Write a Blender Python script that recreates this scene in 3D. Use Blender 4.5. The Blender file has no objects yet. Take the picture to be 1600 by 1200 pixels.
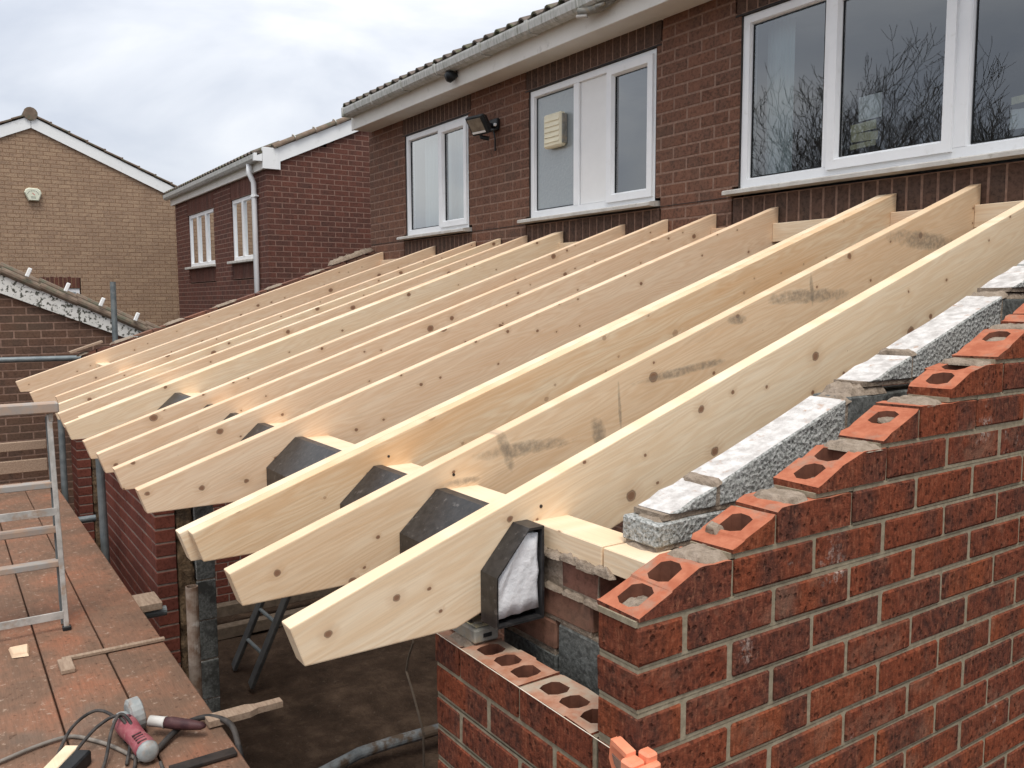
import bpy, bmesh, math, random
from mathutils import Matrix, Vector, noise
import numpy as np
random.seed(7)
S = bpy.context.scene
COL = S.collection

# ------------------------------------------------------------------ camera
CAM = Vector((0.9743, -0.9021, 0.7466)); YAW, PITCH, ROLL, FPX = 0.97471, -0.09716, -0.00408, 1330.80
_f = Vector((-math.sin(YAW)*math.cos(PITCH), math.cos(YAW)*math.cos(PITCH), math.sin(PITCH)))
_r = _f.cross(Vector((0, 0, 1))).normalized(); _u = _r.cross(_f)
RGT = _r*math.cos(ROLL)+_u*math.sin(ROLL); UPV = -_r*math.sin(ROLL)+_u*math.cos(ROLL)
cd = bpy.data.cameras.new('camera'); cam = bpy.data.objects.new('camera', cd); COL.objects.link(cam)
cam.matrix_world = Matrix(((RGT.x, UPV.x, -_f.x, CAM.x), (RGT.y, UPV.y, -_f.y, CAM.y), (RGT.z, UPV.z, -_f.z, CAM.z), (0, 0, 0, 1)))
cd.sensor_fit = 'HORIZONTAL'; cd.sensor_width = 36; cd.lens = FPX/1600*36; cd.clip_start = .05; cd.clip_end = 2000
S.camera = cam
S.render.resolution_x, S.render.resolution_y = 1024, 768

# ------------------------------------------------------------------ sky, sun, exposure
SUN_EL, SUN_DIR = math.radians(64), Vector((0.86, -0.50, 0))     # soft sun behind cloud, from the right behind the camera
W = bpy.data.worlds.new('World'); S.world = W; W.use_nodes = True
nt = W.node_tree; nt.nodes.clear()
def wn(t, **k):
    n = nt.nodes.new(t)
    for a, b in k.items(): setattr(n, a, b)
    return n
sky = wn('ShaderNodeTexSky', sky_type='NISHITA', sun_disc=False, sun_elevation=SUN_EL, sun_rotation=math.atan2(SUN_DIR.x, SUN_DIR.y))
b1 = wn('ShaderNodeBackground'); b1.inputs[1].default_value = .10; nt.links.new(sky.outputs[0], b1.inputs[0])
tc = wn('ShaderNodeTexCoord'); mp = wn('ShaderNodeMapping'); mp.inputs['Scale'].default_value = (1.0, 1.0, 2.4); mp.inputs['Location'].default_value = (.35, .1, .55)
nt.links.new(tc.outputs['Generated'], mp.inputs[0])
n1 = wn('ShaderNodeTexNoise'); n1.inputs['Scale'].default_value = 2.6; n1.inputs['Detail'].default_value = 7; n1.inputs['Roughness'].default_value = .5; n1.inputs['Distortion'].default_value = .5
nt.links.new(mp.outputs[0], n1.inputs['Vector'])
cr = wn('ShaderNodeValToRGB'); e = cr.color_ramp.elements
e[0].position = .36; e[0].color = (.385, .415, .475, 1); e[1].position = .64; e[1].color = (.69, .69, .685, 1)
m_ = cr.color_ramp.elements.new(.5); m_.color = (.52, .54, .58, 1)
nt.links.new(n1.outputs[0], cr.inputs[0])
b2 = wn('ShaderNodeBackground'); nt.links.new(cr.outputs[0], b2.inputs[0])
sz = wn('ShaderNodeSeparateXYZ'); nt.links.new(tc.outputs['Generated'], sz.inputs[0])      # overcast sky: brightens evenly from horizon to zenith
zm = wn('ShaderNodeMapRange'); nt.links.new(sz.outputs[2], zm.inputs[0]); zm.inputs[1].default_value = 0.; zm.inputs[2].default_value = 1.; zm.inputs[3].default_value = .88; zm.inputs[4].default_value = 1.55
nt.links.new(zm.outputs[0], b2.inputs[1])
mx = wn('ShaderNodeMixShader'); mx.inputs[0].default_value = .93
nt.links.new(b1.outputs[0], mx.inputs[1]); nt.links.new(b2.outputs[0], mx.inputs[2])
nt.links.new(mx.outputs[0], wn('ShaderNodeOutputWorld').inputs[0])
sl = bpy.data.lights.new('sun', 'SUN'); sl.energy = 1.5; sl.angle = math.radians(24); sl.color = (1, .955, .88)
so = bpy.data.objects.new('sun', sl); COL.objects.link(so)
sdir = (SUN_DIR.normalized()*math.cos(SUN_EL)+Vector((0, 0, math.sin(SUN_EL))))
so.rotation_euler = (-sdir).to_track_quat('-Z', 'Y').to_euler()
S.view_settings.view_transform = 'Standard'; S.view_settings.look = 'None'; S.view_settings.gamma = 1
S.view_settings.use_curve_mapping = False; S.view_settings.exposure = 0.74

# ------------------------------------------------------------------ helpers
def lin(r, g, b): return tuple(((c/255+.055)/1.055)**2.4 if c > 10 else c/255/12.92 for c in (r, g, b))
WM = {}
def reg(o, M): WM[o.name] = M.copy(); return o
def adopt(o, parent, M):
    """link o with world matrix M under parent (world transform kept)"""
    COL.objects.link(o)
    if parent is not None:
        o.parent = parent; o.matrix_basis = WM[parent.name].inverted() @ M
    else: o.matrix_basis = M
    WM[o.name] = M.copy(); return o
def tag(o, label, cat=None, group=None, kind=None):
    if label: o['label'] = label
    if cat: o['category'] = cat
    if group: o['group'] = group
    if kind: o['kind'] = kind
    return o
def thing(name, label, cat, loc=(0, 0, 0), group=None):
    o = bpy.data.objects.new(name, None); o.empty_display_size = .1
    adopt(o, None, Matrix.Translation(loc)); return tag(o, label, cat, group)
def mk(name, V, F, mats, parent=None, M=None, mi=None, smooth=False):
    me = bpy.data.meshes.new(name); me.from_pydata([tuple(v) for v in V], [], F)
    for m in (mats if isinstance(mats, (list, tuple)) else [mats]): me.materials.append(m)
    if mi: me.polygons.foreach_set('material_index', mi)
    if smooth: me.polygons.foreach_set('use_smooth', [True]*len(F))
    me.update()
    o = bpy.data.objects.new(name, me); return adopt(o, parent, M or Matrix())
def mk_bm(name, bm, mats, parent=None, M=None, smooth=False):
    me = bpy.data.meshes.new(name); bm.normal_update(); bm.to_mesh(me); bm.free()
    for m in (mats if isinstance(mats, (list, tuple)) else [mats]): me.materials.append(m)
    if smooth: me.polygons.foreach_set('use_smooth', [True]*len(me.polygons))
    o = bpy.data.objects.new(name, me); return adopt(o, parent, M or Matrix())
def inst(name, me, parent, M):
    return adopt(bpy.data.objects.new(name, me), parent, M)
class G:
    """geometry collector"""
    def __init__(s): s.V = []; s.F = []; s.I = []; s.R = []
    def add(s, V, F, mi=0, r=0.):
        o = len(s.V); s.V += [tuple(v) for v in V]; s.F += [tuple(i+o for i in f) for f in F]
        s.I += [mi]*len(F); s.R += [r]*len(F); return s
    def box(s, a, b, mi=0, r=0.):
        (x0, y0, z0), (x1, y1, z1) = a, b
        return s.add([(x0,y0,z0),(x1,y0,z0),(x1,y1,z0),(x0,y1,z0),(x0,y0,z1),(x1,y0,z1),(x1,y1,z1),(x0,y1,z1)], BOXF, mi, r)
    def cbox(s, a, b, c=.003, mi=0, r=0., M=None):
        V, F = chbox(a, b, c)
        if M is not None: V = [M @ Vector(v) for v in V]
        return s.add(V, F, mi, r)
    def tube(s, pts, rad, n=8, mi=0, cap=True):
        rs = rad if isinstance(rad, (list, tuple)) else [rad]*len(pts)
        P = [Vector(p) for p in pts]; V = []; F = []; prev = None
        for i, p in enumerate(P):
            t = (P[min(i+1, len(P)-1)]-P[max(i-1, 0)]).normalized()
            a = prev if prev is not None else (Vector((0, 0, 1)) if abs(t.z) < .9 else Vector((1, 0, 0)))
            x = (a-t*a.dot(t)).normalized(); prev = x; y = t.cross(x)
            V += [p+(x*math.cos(k*2*math.pi/n)+y*math.sin(k*2*math.pi/n))*rs[i] for k in range(n)]
        for i in range(len(P)-1):
            for k in range(n):
                F.append((i*n+k, i*n+(k+1) % n, (i+1)*n+(k+1) % n, (i+1)*n+k))
        if cap: F.append(tuple(range(n-1, -1, -1))); F.append(tuple((len(P)-1)*n+k for k in range(n)))
        return s.add(V, F, mi)
    def prism(s, poly, ax, d0, d1, mi=0, r=0.):
        """polygon poly of 2-tuples extruded along axis ax from d0 to d1; 2-tuples are the remaining axes in order"""
        def p3(q, d):
            q = list(q); q.insert(ax, d); return tuple(q)
        n = len(poly); V = [p3(q, d0) for q in poly]+[p3(q, d1) for q in poly]
        F = [tuple(range(n-1, -1, -1)), tuple(range(n, 2*n))]+[(k, (k+1) % n, n+(k+1) % n, n+k) for k in range(n)]
        return s.add(V, F, mi, r)
    def make(s, name, mats, parent=None, M=None, smooth=False, fix=True):
        me = bpy.data.meshes.new(name); me.from_pydata(s.V, [], s.F)
        for m in (mats if isinstance(mats, (list, tuple)) else [mats]): me.materials.append(m)
        me.polygons.foreach_set('material_index', s.I)
        if smooth: me.polygons.foreach_set('use_smooth', [True]*len(s.F))
        if any(s.R):
            at = me.attributes.new('rnd', 'FLOAT', 'FACE'); at.data.foreach_set('value', s.R)
        if fix:
            bm = bmesh.new(); bm.from_mesh(me); bmesh.ops.recalc_face_normals(bm, faces=bm.faces); bm.to_mesh(me); bm.free()
        me.update()
        return adopt(bpy.data.objects.new(name, me), parent, M or Matrix())
BOXF = [(0,3,2,1),(4,5,6,7),(0,1,5,4),(1,2,6,5),(2,3,7,6),(3,0,4,7)]
def chbox(a, b, c):
    """chamfered box: 24 verts, 44 triangles"""
    V = []; F = []; idx = {}
    for sx in (0, 1):
        for sy in (0, 1):
            for sz in (0, 1):
                p = [(a[0], b[0])[sx], (a[1], b[1])[sy], (a[2], b[2])[sz]]
                s = [1 if q == 0 else -1 for q in (sx, sy, sz)]
                for ax in range(3):
                    q = [p[k]+(0 if k == ax else s[k]*c) for k in range(3)]
                    idx[(sx, sy, sz, ax)] = len(V); V.append(tuple(q))
    for ax in range(3):
        o = [k for k in range(3) if k != ax]
        for s in (0, 1):
            f = []
            for u, v in ((0, 0), (1, 0), (1, 1), (0, 1)):
                t = [0, 0, 0]; t[ax] = s; t[o[0]] = u; t[o[1]] = v; f.append(idx[(*t, ax)])
            F.append(tuple(f))
        for u in (0, 1):
            for v in (0, 1):
                t0 = [0, 0, 0]; t1 = [0, 0, 0]; t0[o[0]] = t1[o[0]] = u; t0[o[1]] = t1[o[1]] = v; t1[ax] = 1
                F.append((idx[(*t0, o[0])], idx[(*t1, o[0])], idx[(*t1, o[1])], idx[(*t0, o[1])]))
    for sx in (0, 1):
        for sy in (0, 1):
            for sz in (0, 1): F.append(tuple(idx[(sx, sy, sz, k)] for k in range(3)))
    return V, F
def fixn(me):
    bm = bmesh.new(); bm.from_mesh(me); bmesh.ops.recalc_face_normals(bm, faces=bm.faces); bm.to_mesh(me); bm.free()
_bm = {}
def brick_mesh(L, H, Dp, mat, c=.003):
    k = (round(L, 4), round(H, 4), round(Dp, 4), mat.name, random.randrange(5))
    if k not in _bm:
        V, F = chbox((-L/2, 0, -H/2), (L/2, Dp, H/2), c)
        V = [(x+random.uniform(-c, c)*.45, y, z+random.uniform(-c, c)*.45) for x, y, z in V]
        me = bpy.data.meshes.new('brick'); me.from_pydata(V, [], F); me.materials.append(mat); fixn(me); _bm[k] = me
    return _bm[k]
def project(p):
    d = Vector(p)-CAM; w = d.dot(_f)
    if w < .05: return None
    return 800+FPX*d.dot(RGT)/w, 600-FPX*d.dot(UPV)/w, w
def seen(p, m=25):
    q = project(p); return q is not None and -m < q[0] < 1600+m and -m < q[1] < 1200+m

# ------------------------------------------------------------------ materials
class N:
    def __init__(s, name):
        s.m = bpy.data.materials.new(name); s.m.use_nodes = True; s.t = s.m.node_tree; s.t.nodes.clear()
        s.out = s.t.nodes.new('ShaderNodeOutputMaterial')
    def n(s, t, ins=None, **k):
        x = s.t.nodes.new(t)
        for a, b in k.items(): setattr(x, a, b)
        for a, b in (ins or {}).items(): s.set(x.inputs[a], b)
        return x
    def set(s, i, v):
        if hasattr(v, 'is_output'): s.t.links.new(v, i)
        elif isinstance(v, (tuple, list)) and len(v) == 3 and i.type == 'RGBA': i.default_value = (*v, 1)
        else: i.default_value = v
    def math(s, op, a, b=0., c=0.):
        x = s.n('ShaderNodeMath', {0: a, 1: b, 2: c}, operation=op); return x.outputs[0]
    def vmath(s, op, a, b):
        x = s.n('ShaderNodeVectorMath', operation=op); s.set(x.inputs[0], a)
        s.set(x.inputs['Scale' if op == 'SCALE' else 1], b); return x.outputs[0]
    def mix(s, f, a, b, bt='MIX'):
        x = s.n('ShaderNodeMix', data_type='RGBA', blend_type=bt); s.set(x.inputs[0], f); s.set(x.inputs[6], a); s.set(x.inputs[7], b); return x.outputs[2]
    def ramp(s, f, *st):
        x = s.n('ShaderNodeValToRGB'); s.set(x.inputs[0], f); el = x.color_ramp.elements
        while len(el) < len(st): el.new(.5)
        for q, (p, c) in zip(el, st):
            q.position = p; q.color = (*c, 1) if isinstance(c, tuple) else (c, c, c, 1)
        return x.outputs[0]
    def noise(s, v, sc, det=4, ro=.55, dist=0.):
        x = s.n('ShaderNodeTexNoise', {'Vector': v, 'Scale': sc, 'Detail': det, 'Roughness': ro, 'Distortion': dist}); return x.outputs[0]
    def vor(s, v, sc, feat='F1', out='Distance', rnd=1.):
        x = s.n('ShaderNodeTexVoronoi', {'Vector': v, 'Scale': sc, 'Randomness': rnd}, feature=feat); return x.outputs[out]
    def smap(s, v, sc, loc=(0, 0, 0)):
        return s.n('ShaderNodeMapping', {0: v, 'Scale': sc, 'Location': loc}).outputs[0]
    def obj(s): return s.n('ShaderNodeTexCoord').outputs['Object']
    def rnd(s):
        a = s.n('ShaderNodeObjectInfo').outputs['Random']; b = s.n('ShaderNodeAttribute', attribute_name='rnd').outputs['Fac']
        return s.math('FRACT', s.math('ADD', a, b))
    def bsdf(s, col, rough=.8, bump=None, bs=.3, bd=.01, metal=0., spec=.3, normal=None):
        p = s.n('ShaderNodeBsdfPrincipled', {'Base Color': col, 'Roughness': rough, 'Metallic': metal, 'Specular IOR Level': spec})
        if bump is not None:
            b = s.n('ShaderNodeBump', {'Strength': bs, 'Distance': bd, 'Height': bump}); s.t.links.new(b.outputs[0], p.inputs['Normal'])
        s.t.links.new(p.outputs[0], s.out.inputs[0]); return s.m

def brick_mat(name, cols, dark, band=.6, dimple=1., bump=.5, bd=.006, stain=None, scale=1.):
    k = N(name); r = k.rnd(); o = k.obj()
    off = k.n('ShaderNodeCombineXYZ', {0: k.math('MULTIPLY', r, 37.), 1: k.math('MULTIPLY', r, 11.), 2: k.math('MULTIPLY', r, 23.)}).outputs[0]
    p = k.vmath('ADD', o, off)
    base = k.ramp(r, *[(i/max(1, len(cols)-1), c) for i, c in enumerate(cols)])
    b = k.noise(k.smap(p, (1, .6, .25)), 8*scale, 2, .5)
    base = k.mix(k.math('MULTIPLY', k.ramp(b, (.46, 0.), (.60, 1.)), band), base, dark)
    f = k.noise(p, 55*scale, 5, .65)
    base = k.mix(k.ramp(f, (.36, 0.), (.7, .42)), base, tuple(min(1, c*1.75) for c in cols[-1]))
    base = k.mix(k.ramp(f, (.34, .38), (.5, 0.)), base, tuple(c*.35 for c in dark))
    pd = k.vmath('ADD', p, k.vmath('SCALE', k.n('ShaderNodeTexNoise', {'Vector': p, 'Scale': 95., 'Detail': 3.}).outputs['Color'], .012))
    d = k.vor(k.smap(pd, (1, 1, .75)), 62*scale)
    hole = k.ramp(d, (.16, 1.), (.34, 0.))
    keep = k.ramp(k.noise(p, 17*scale, 2), (.34, .15), (.50, 1.))
    if dimple > .5:
        dl = k.noise(k.smap(p, (1, 1, .30)), 170, 4, .65)
        base = k.mix(k.ramp(dl, (.36, .4), (.5, 0.)), base, tuple(c*.45 for c in dark)); base = k.mix(k.ramp(dl, (.55, 0.), (.70, .55)), base, (.33, .135, .075))
        pale = k.ramp(k.noise(p, 5.5, 5, .65), (.57, 0.), (.72, .5)); base = k.mix(pale, base, (.27, .155, .105))
        bloom = k.math('MULTIPLY', k.ramp(k.noise(k.n('ShaderNodeNewGeometry').outputs['Position'], 3.1, 6, .7), (.64, 0.), (.72, .8)), k.ramp(k.noise(p, 120, 4, .7), (.46, 0.), (.58, 1.))); base = k.mix(bloom, base, (.46, .40, .35))
    hole = k.math('MULTIPLY', hole, keep)
    base = k.mix(k.math('MULTIPLY', hole, .8*dimple), base, tuple(c*.2 for c in dark))
    if stain:
        s_ = k.ramp(k.noise(k.n('ShaderNodeNewGeometry').outputs['Position'], 2.2, 5, .6), (.5, 0.), (.72, .55))
        base = k.mix(s_, base, stain)
    h = k.math('SUBTRACT', k.math('MULTIPLY', f, .9), k.math('MULTIPLY', hole, .7*dimple))
    return k.bsdf(base, .9, h, bump, bd, spec=.15)
def rough_mat(name, a, b, sc=20., det=6, lo=.38, hi=.62, rough=.85, bs=.3, bd=.004, metal=0., spec=.25, st=(1, 1, 1), c3=None, sc3=4., lo3=.5, hi3=.62):
    k = N(name); o = k.vmath('ADD', k.obj(), k.vmath('SCALE', k.n('ShaderNodeCombineXYZ', {0: 3.1, 1: 5.7, 2: 1.9}).outputs[0], k.n('ShaderNodeObjectInfo').outputs['Random']))
    f = k.noise(k.smap(o, st), sc, det, .6); c = k.mix(k.ramp(f, (lo, 0.), (hi, 1.)), a, b)
    if c3: c = k.mix(k.ramp(k.noise(k.smap(o, st), sc3, 6, .62), (lo3, 0.), (hi3, 1.)), c, c3)
    return k.bsdf(c, rough, f, bs, bd, metal, spec)

M = {}
M['red'] = brick_mat('red_rustic_brick', [(.140, .037, .020), (.200, .051, .023), (.118, .038, .025), (.225, .062, .026), (.165, .043, .021)], (.070, .033, .026), .85, .6, .8, .007)
M['brown'] = brick_mat('brown_house_brick', [(.122, .062, .043), (.162, .078, .052), (.135, .072, .052), (.178, .086, .056)], (.090, .055, .043), .55, .0, .3, .003, stain=(.085, .068, .055))
M['soldier'] = brick_mat('brown_soldier_brick', [(.085, .055, .042), (.105, .062, .046)], (.062, .047, .04), .5, .0, .3, .003)
M['redhouse'] = brick_mat('dark_red_brick', [(.118, .046, .034), (.142, .056, .040), (.095, .044, .035)], (.060, .036, .030), .5, .0, .3, .004)
M['tan'] = brick_mat('tan_brick', [(.30, .21, .142), (.355, .25, .168), (.275, .19, .13), (.325, .222, .15)], (.24, .165, .118), .55, .0, .3, .004, stain=(.25, .17, .12))
M['garage'] = brick_mat('brown_garage_brick', [(.115, .062, .042), (.15, .08, .052), (.10, .062, .046)], (.075, .05, .04), .5, .0, .3, .004, stain=(.10, .07, .05))
M['pier'] = brick_mat('smooth_red_brick', [(.13, .040, .028), (.155, .046, .030), (.115, .038, .028)], (.10, .034, .028), .45, .35, .4, .004)
M['common'] = brick_mat('common_brick', [(.21, .095, .06), (.17, .08, .058)], (.12, .07, .055), .5, .1, .4, .005, stain=(.20, .14, .10))
M['clay'] = rough_mat('cut_clay', (.35, .105, .054), (.44, .155, .085), 34, 6, rough=.9, bs=.55, bd=.005, c3=(.30, .20, .145), sc3=13, lo3=.52, hi3=.70)
M['clayhole'] = rough_mat('shaded_clay_hole', (.115, .045, .028), (.17, .066, .04), 30, 5, rough=.95, bs=.4)  # darker clay for the brick holes, their deep shade put into the colour
M['claytop'] = rough_mat('dusty_clay', (.33, .145, .085), (.42, .24, .165), 26, 6, rough=.92, bs=.5, bd=.004, c3=(.36, .29, .22), sc3=7)
M['mortar'] = rough_mat('fresh_mortar', (.235, .195, .135), (.325, .275, .195), 60, 6, rough=.95, bs=.5, bd=.004, c3=(.25, .205, .14), sc3=9, lo3=.52, hi3=.72)
M['slop'] = rough_mat('mortar_slop', (.25, .195, .145), (.34, .27, .21), 55, 8, rough=.9, bs=1., bd=.012, c3=(.17, .13, .095), sc3=18, lo3=.55, hi3=.66)
M['oldmortar'] = rough_mat('pink_mortar', (.21, .128, .095), (.29, .185, .138), 40, 5, rough=.95)
M['redmortar'] = rough_mat('pale_pink_mortar', (.21, .125, .098), (.26, .16, .125), 40, 5, rough=.95)
M['tanmortar'] = rough_mat('tan_mortar', (.20, .12, .072), (.24, .145, .09), 40, 5, rough=.95)
M['piermortar'] = rough_mat('grey_pier_mortar', (.20, .15, .125), (.27, .21, .175), 40, 5, rough=.95)
M['upvc'] = rough_mat('white_upvc', (.82, .83, .84), (.86, .87, .88), 6, 3, rough=.35, bs=.02, spec=.5, c3=(.70, .70, .68), sc3=14, lo3=.62, hi3=.8)
M['fascia'] = rough_mat('cream_fascia', (.74, .72, .67), (.80, .78, .73), 3, 4, rough=.5, bs=.05, c3=(.55, .53, .48), sc3=9, lo3=.6, hi3=.78)
M['barge'] = rough_mat('white_barge', (.80, .81, .81), (.84, .85, .85), 3, 4, rough=.45, bs=.05, c3=(.6, .6, .58), sc3=6, lo3=.6, hi3=.8)
M['sill'] = rough_mat('painted_sill', (.48, .45, .41), (.58, .56, .52), 12, 5, rough=.6, bs=.15, c3=(.36, .33, .28), sc3=20, lo3=.58, hi3=.7)
M['gutter'] = rough_mat('weathered_gutter', (.43, .44, .41), (.58, .58, .56), 18, 6, rough=.55, bs=.1, st=(2.5, 1, .5), c3=(.24, .25, .21), sc3=16, lo3=.54, hi3=.70)
M['tile'] = rough_mat('grey_brown_tile', (.10, .082, .07), (.17, .135, .115), 16, 6, rough=.95, bs=.5, c3=(.10, .105, .06), sc3=10)
M['vergetile'] = rough_mat('brown_verge_tile', (.16, .115, .085), (.22, .165, .125), 14, 6, rough=.95, bs=.5, c3=(.13, .125, .09), sc3=11)
M['mossbarge'] = rough_mat('mossy_white_board', (.62, .61, .57), (.70, .69, .66), 8, 5, rough=.8, bs=.15, c3=(.07, .07, .055), sc3=34, lo3=.53, hi3=.585)
M['blackp'] = rough_mat('black_plastic', (.012, .012, .013), (.03, .028, .028), 50, 5, rough=.42, bs=.15, spec=.5, c3=(.11, .10, .095), sc3=60, lo3=.60, hi3=.72)
M['poly'] = rough_mat('polystyrene', (.74, .75, .77), (.80, .80, .82), 60, 5, rough=.9, bs=.5, bd=.006)
M['alu'] = rough_mat('dull_aluminium', (.36, .345, .32), (.50, .48, .45), 26, 6, rough=.7, metal=.05, c3=(.34, .235, .165), sc3=9, lo3=.52, hi3=.66)
M['dustalu'] = rough_mat('dusty_tread', (.42, .29, .21), (.33, .28, .245), 14, 5, rough=.85, c3=(.33, .31, .29), sc3=8)
M['galv'] = rough_mat('galvanised', (.145, .17, .18), (.21, .235, .24), 14, 5, rough=.5, metal=.4, c3=(.30, .30, .29), sc3=6, lo3=.6, hi3=.75)
M['rust'] = rough_mat('rusty_tube', (.15, .095, .065), (.27, .22, .18), 22, 6, rough=.85, metal=.1, bs=.4, c3=(.42, .39, .35), sc3=12, lo3=.56, hi3=.66)
M['darkalu'] = rough_mat('grey_ladder', (.075, .075, .075), (.11, .11, .107), 14, 4, rough=.6, metal=.3)
M['oldwood'] = rough_mat('weathered_timber', (.27, .19, .135), (.38, .28, .205), 18, 6, rough=.9, bs=.3, st=(1, 6, 6))
M['insul'] = rough_mat('brown_insulation', (.10, .066, .04), (.20, .135, .08), 26, 7, rough=1, bs=1, bd=.02, c3=(.07, .05, .035), sc3=9)
M['steel'] = rough_mat('dark_steel', (.02, .018, .017), (.045, .035, .03), 14, 5, rough=.6)
M['orange'] = rough_mat('orange_plastic', (.76, .25, .135), (.82, .31, .18), 18, 4, rough=.4, bs=.1, spec=.45, c3=(.50, .33, .24), sc3=22, lo3=.58, hi3=.7)
M['pinkp'] = rough_mat('dusty_red_plastic', (.26, .055, .072), (.34, .12, .13), 25, 5, rough=.55, c3=(.40, .25, .22), sc3=20, lo3=.55, hi3=.72)
M['greyp'] = rough_mat('grey_casting', (.26, .28, .28), (.36, .37, .36), 30, 5, rough=.55, c3=(.28, .21, .17), sc3=14)
M['purple'] = rough_mat('dark_purple_grip', (.045, .018, .022), (.09, .04, .04), 30, 5, rough=.55)
M['cable'] = rough_mat('dusty_black_cable', (.025, .024, .024), (.075, .065, .058), 20, 4, rough=.6)
M['gcable'] = rough_mat('dusty_grey_cable', (.17, .15, .13), (.25, .22, .19), 20, 4, rough=.7)
M['yellow'] = rough_mat('yellow_body', (.50, .42, .20), (.60, .52, .30), 25, 5, rough=.6, c3=(.32, .30, .24), sc3=16)
M['levelg'] = rough_mat('dusty_grey_metal', (.22, .215, .19), (.32, .31, .28), 30, 5, rough=.7, c3=(.34, .28, .20), sc3=12)
M['cream'] = rough_mat('cream_plastic', (.78, .72, .53), (.82, .76, .58), 14, 4, rough=.5)
M['blackm'] = rough_mat('black_casing', (.010, .012, .013), (.022, .024, .026), 14, 4, rough=.45)
M['cream2'] = rough_mat('pale_green_plastic', (.66, .68, .54), (.72, .73, .60), 14, 4, rough=.5)
M['pipeg'] = rough_mat('muddy_pipe', (.10, .11, .115), (.20, .215, .22), 9, 6, rough=.8, bs=.4, c3=(.085, .06, .042), sc3=7, lo3=.5, hi3=.6)
M['white'] = rough_mat('plain_white', (.83, .83, .82), (.85, .85, .84), 10, 3, rough=.6)
M['paper'] = rough_mat('white_paper', (.86, .89, .90), (.90, .92, .93), 10, 3, rough=.8)
M['ypaper'] = rough_mat('yellow_paper', (.80, .76, .52), (.86, .82, .60), 10, 3, rough=.8)
M['room'] = rough_mat('room_wall', (.34, .345, .34), (.38, .385, .38), 3, 2, rough=.9)
M['curtain'] = rough_mat('pale_curtain', (.55, .66, .68), (.64, .74, .76), 5, 4, rough=.9, st=(9, 9, .3))
M['bark'] = rough_mat('bark', (.06, .05, .04), (.10, .085, .07), 8, 4, rough=.95)
M['redprint'] = rough_mat('red_print', (.62, .18, .16), (.6, .2, .18), 8, 2)
M['greyprint'] = rough_mat('grey_print', (.20, .22, .19), (.24, .26, .22), 8, 2)
M['string'] = rough_mat('string', (.74, .66, .52), (.80, .72, .60), 20, 2)

def soil():
    k = N('dark_soil'); o = k.obj(); f = k.noise(o, 5, 8, .65); g = k.noise(o, 34, 5, .6)
    c = k.ramp(f, (.3, (.030, .020, .014)), (.52, (.055, .036, .025)), (.72, (.10, .068, .047)))
    c = k.mix(k.ramp(g, (.60, 0.), (.72, .5)), c, (.12, .09, .07))
    return k.bsdf(c, .95, k.math('ADD', f, k.math('MULTIPLY', g, .4)), .9, .05, spec=.1)
M['soil'] = soil()
M['dimwood'] = rough_mat('dimmed_timber', (.10, .075, .055), (.15, .115, .085), 18, 6, rough=.9, bs=.3)  # timber darkened for the dim room, shade put into the colour; also colours the cable
def boardmat():
    k = N('dusty_scaffold_board'); o = k.vmath('ADD', k.obj(), k.vmath('SCALE', k.n('ShaderNodeCombineXYZ', {0: 7.1, 1: 0., 2: 3.}).outputs[0], k.n('ShaderNodeObjectInfo').outputs['Random']))
    wpos = k.n('ShaderNodeNewGeometry').outputs['Position']
    f = k.noise(wpos, 3.2, 7, .62, .4); g = k.noise(k.smap(o, (2.5, 22, 22)), 4, 6, .65); h = k.noise(wpos, 42, 5, .6)
    c = k.ramp(f, (.28, (.140, .092, .066)), (.46, (.200, .118, .080)), (.58, (.255, .132, .085)), (.74, (.33, .135, .078)))
    c = k.mix(k.ramp(g, (.35, .35), (.6, 0.)), c, (.10, .070, .050))
    c = k.mix(k.ramp(k.noise(wpos, 1.7, 5, .6), (.60, 0.), (.74, .7)), c, (.15, .135, .115))
    c = k.mix(k.ramp(h, (.60, 0.), (.72, .75)), c, (.42, .31, .235))
    c = k.mix(k.ramp(h, (.30, .7), (.40, 0.)), c, (.075, .042, .028))
    return k.bsdf(c, .92, k.math('ADD', k.math('MULTIPLY', h, .6), g), .5, .006, spec=.12)
M['board'] = boardmat()
def concrete():
    k = N('dense_concrete_block'); o = k.vmath('ADD', k.obj(), k.vmath('SCALE', k.n('ShaderNodeCombineXYZ', {0: 7.1, 1: 2., 2: 3.}).outputs[0], k.n('ShaderNodeObjectInfo').outputs['Random']))
    f = k.noise(o, 130, 4, .7); g = k.noise(o, 9, 4, .6); d = k.vor(o, 95)
    c = k.ramp(f, (.33, (.12, .125, .115)), (.47, (.34, .345, .325)), (.58, (.47, .47, .45)), (.70, (.66, .65, .62)))
    c = k.mix(k.ramp(d, (.12, .75), (.30, 0.)), c, (.055, .056, .052))
    c = k.mix(k.ramp(g, (.45, 0.), (.75, .4)), c, (.40, .38, .34))
    return k.bsdf(c, .95, k.math('ADD', f, d), .9, .006, spec=.1)
M['block'] = concrete()
M['blocktop'] = rough_mat('sawn_block_top', (.44, .41, .385), (.66, .63, .60), 34, 8, rough=.95, bs=.9, bd=.006, c3=(.40, .27, .20), sc3=30, lo3=.60, hi3=.70)
M['blockdark'] = rough_mat('damp_shaded_block', (.075, .077, .072), (.16, .165, .155), 90, 5, rough=.95, bs=.7, bd=.005, c3=(.05, .05, .046), sc3=8)  # damp blocks; on the pier jambs this dark tone stands for shade

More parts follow.
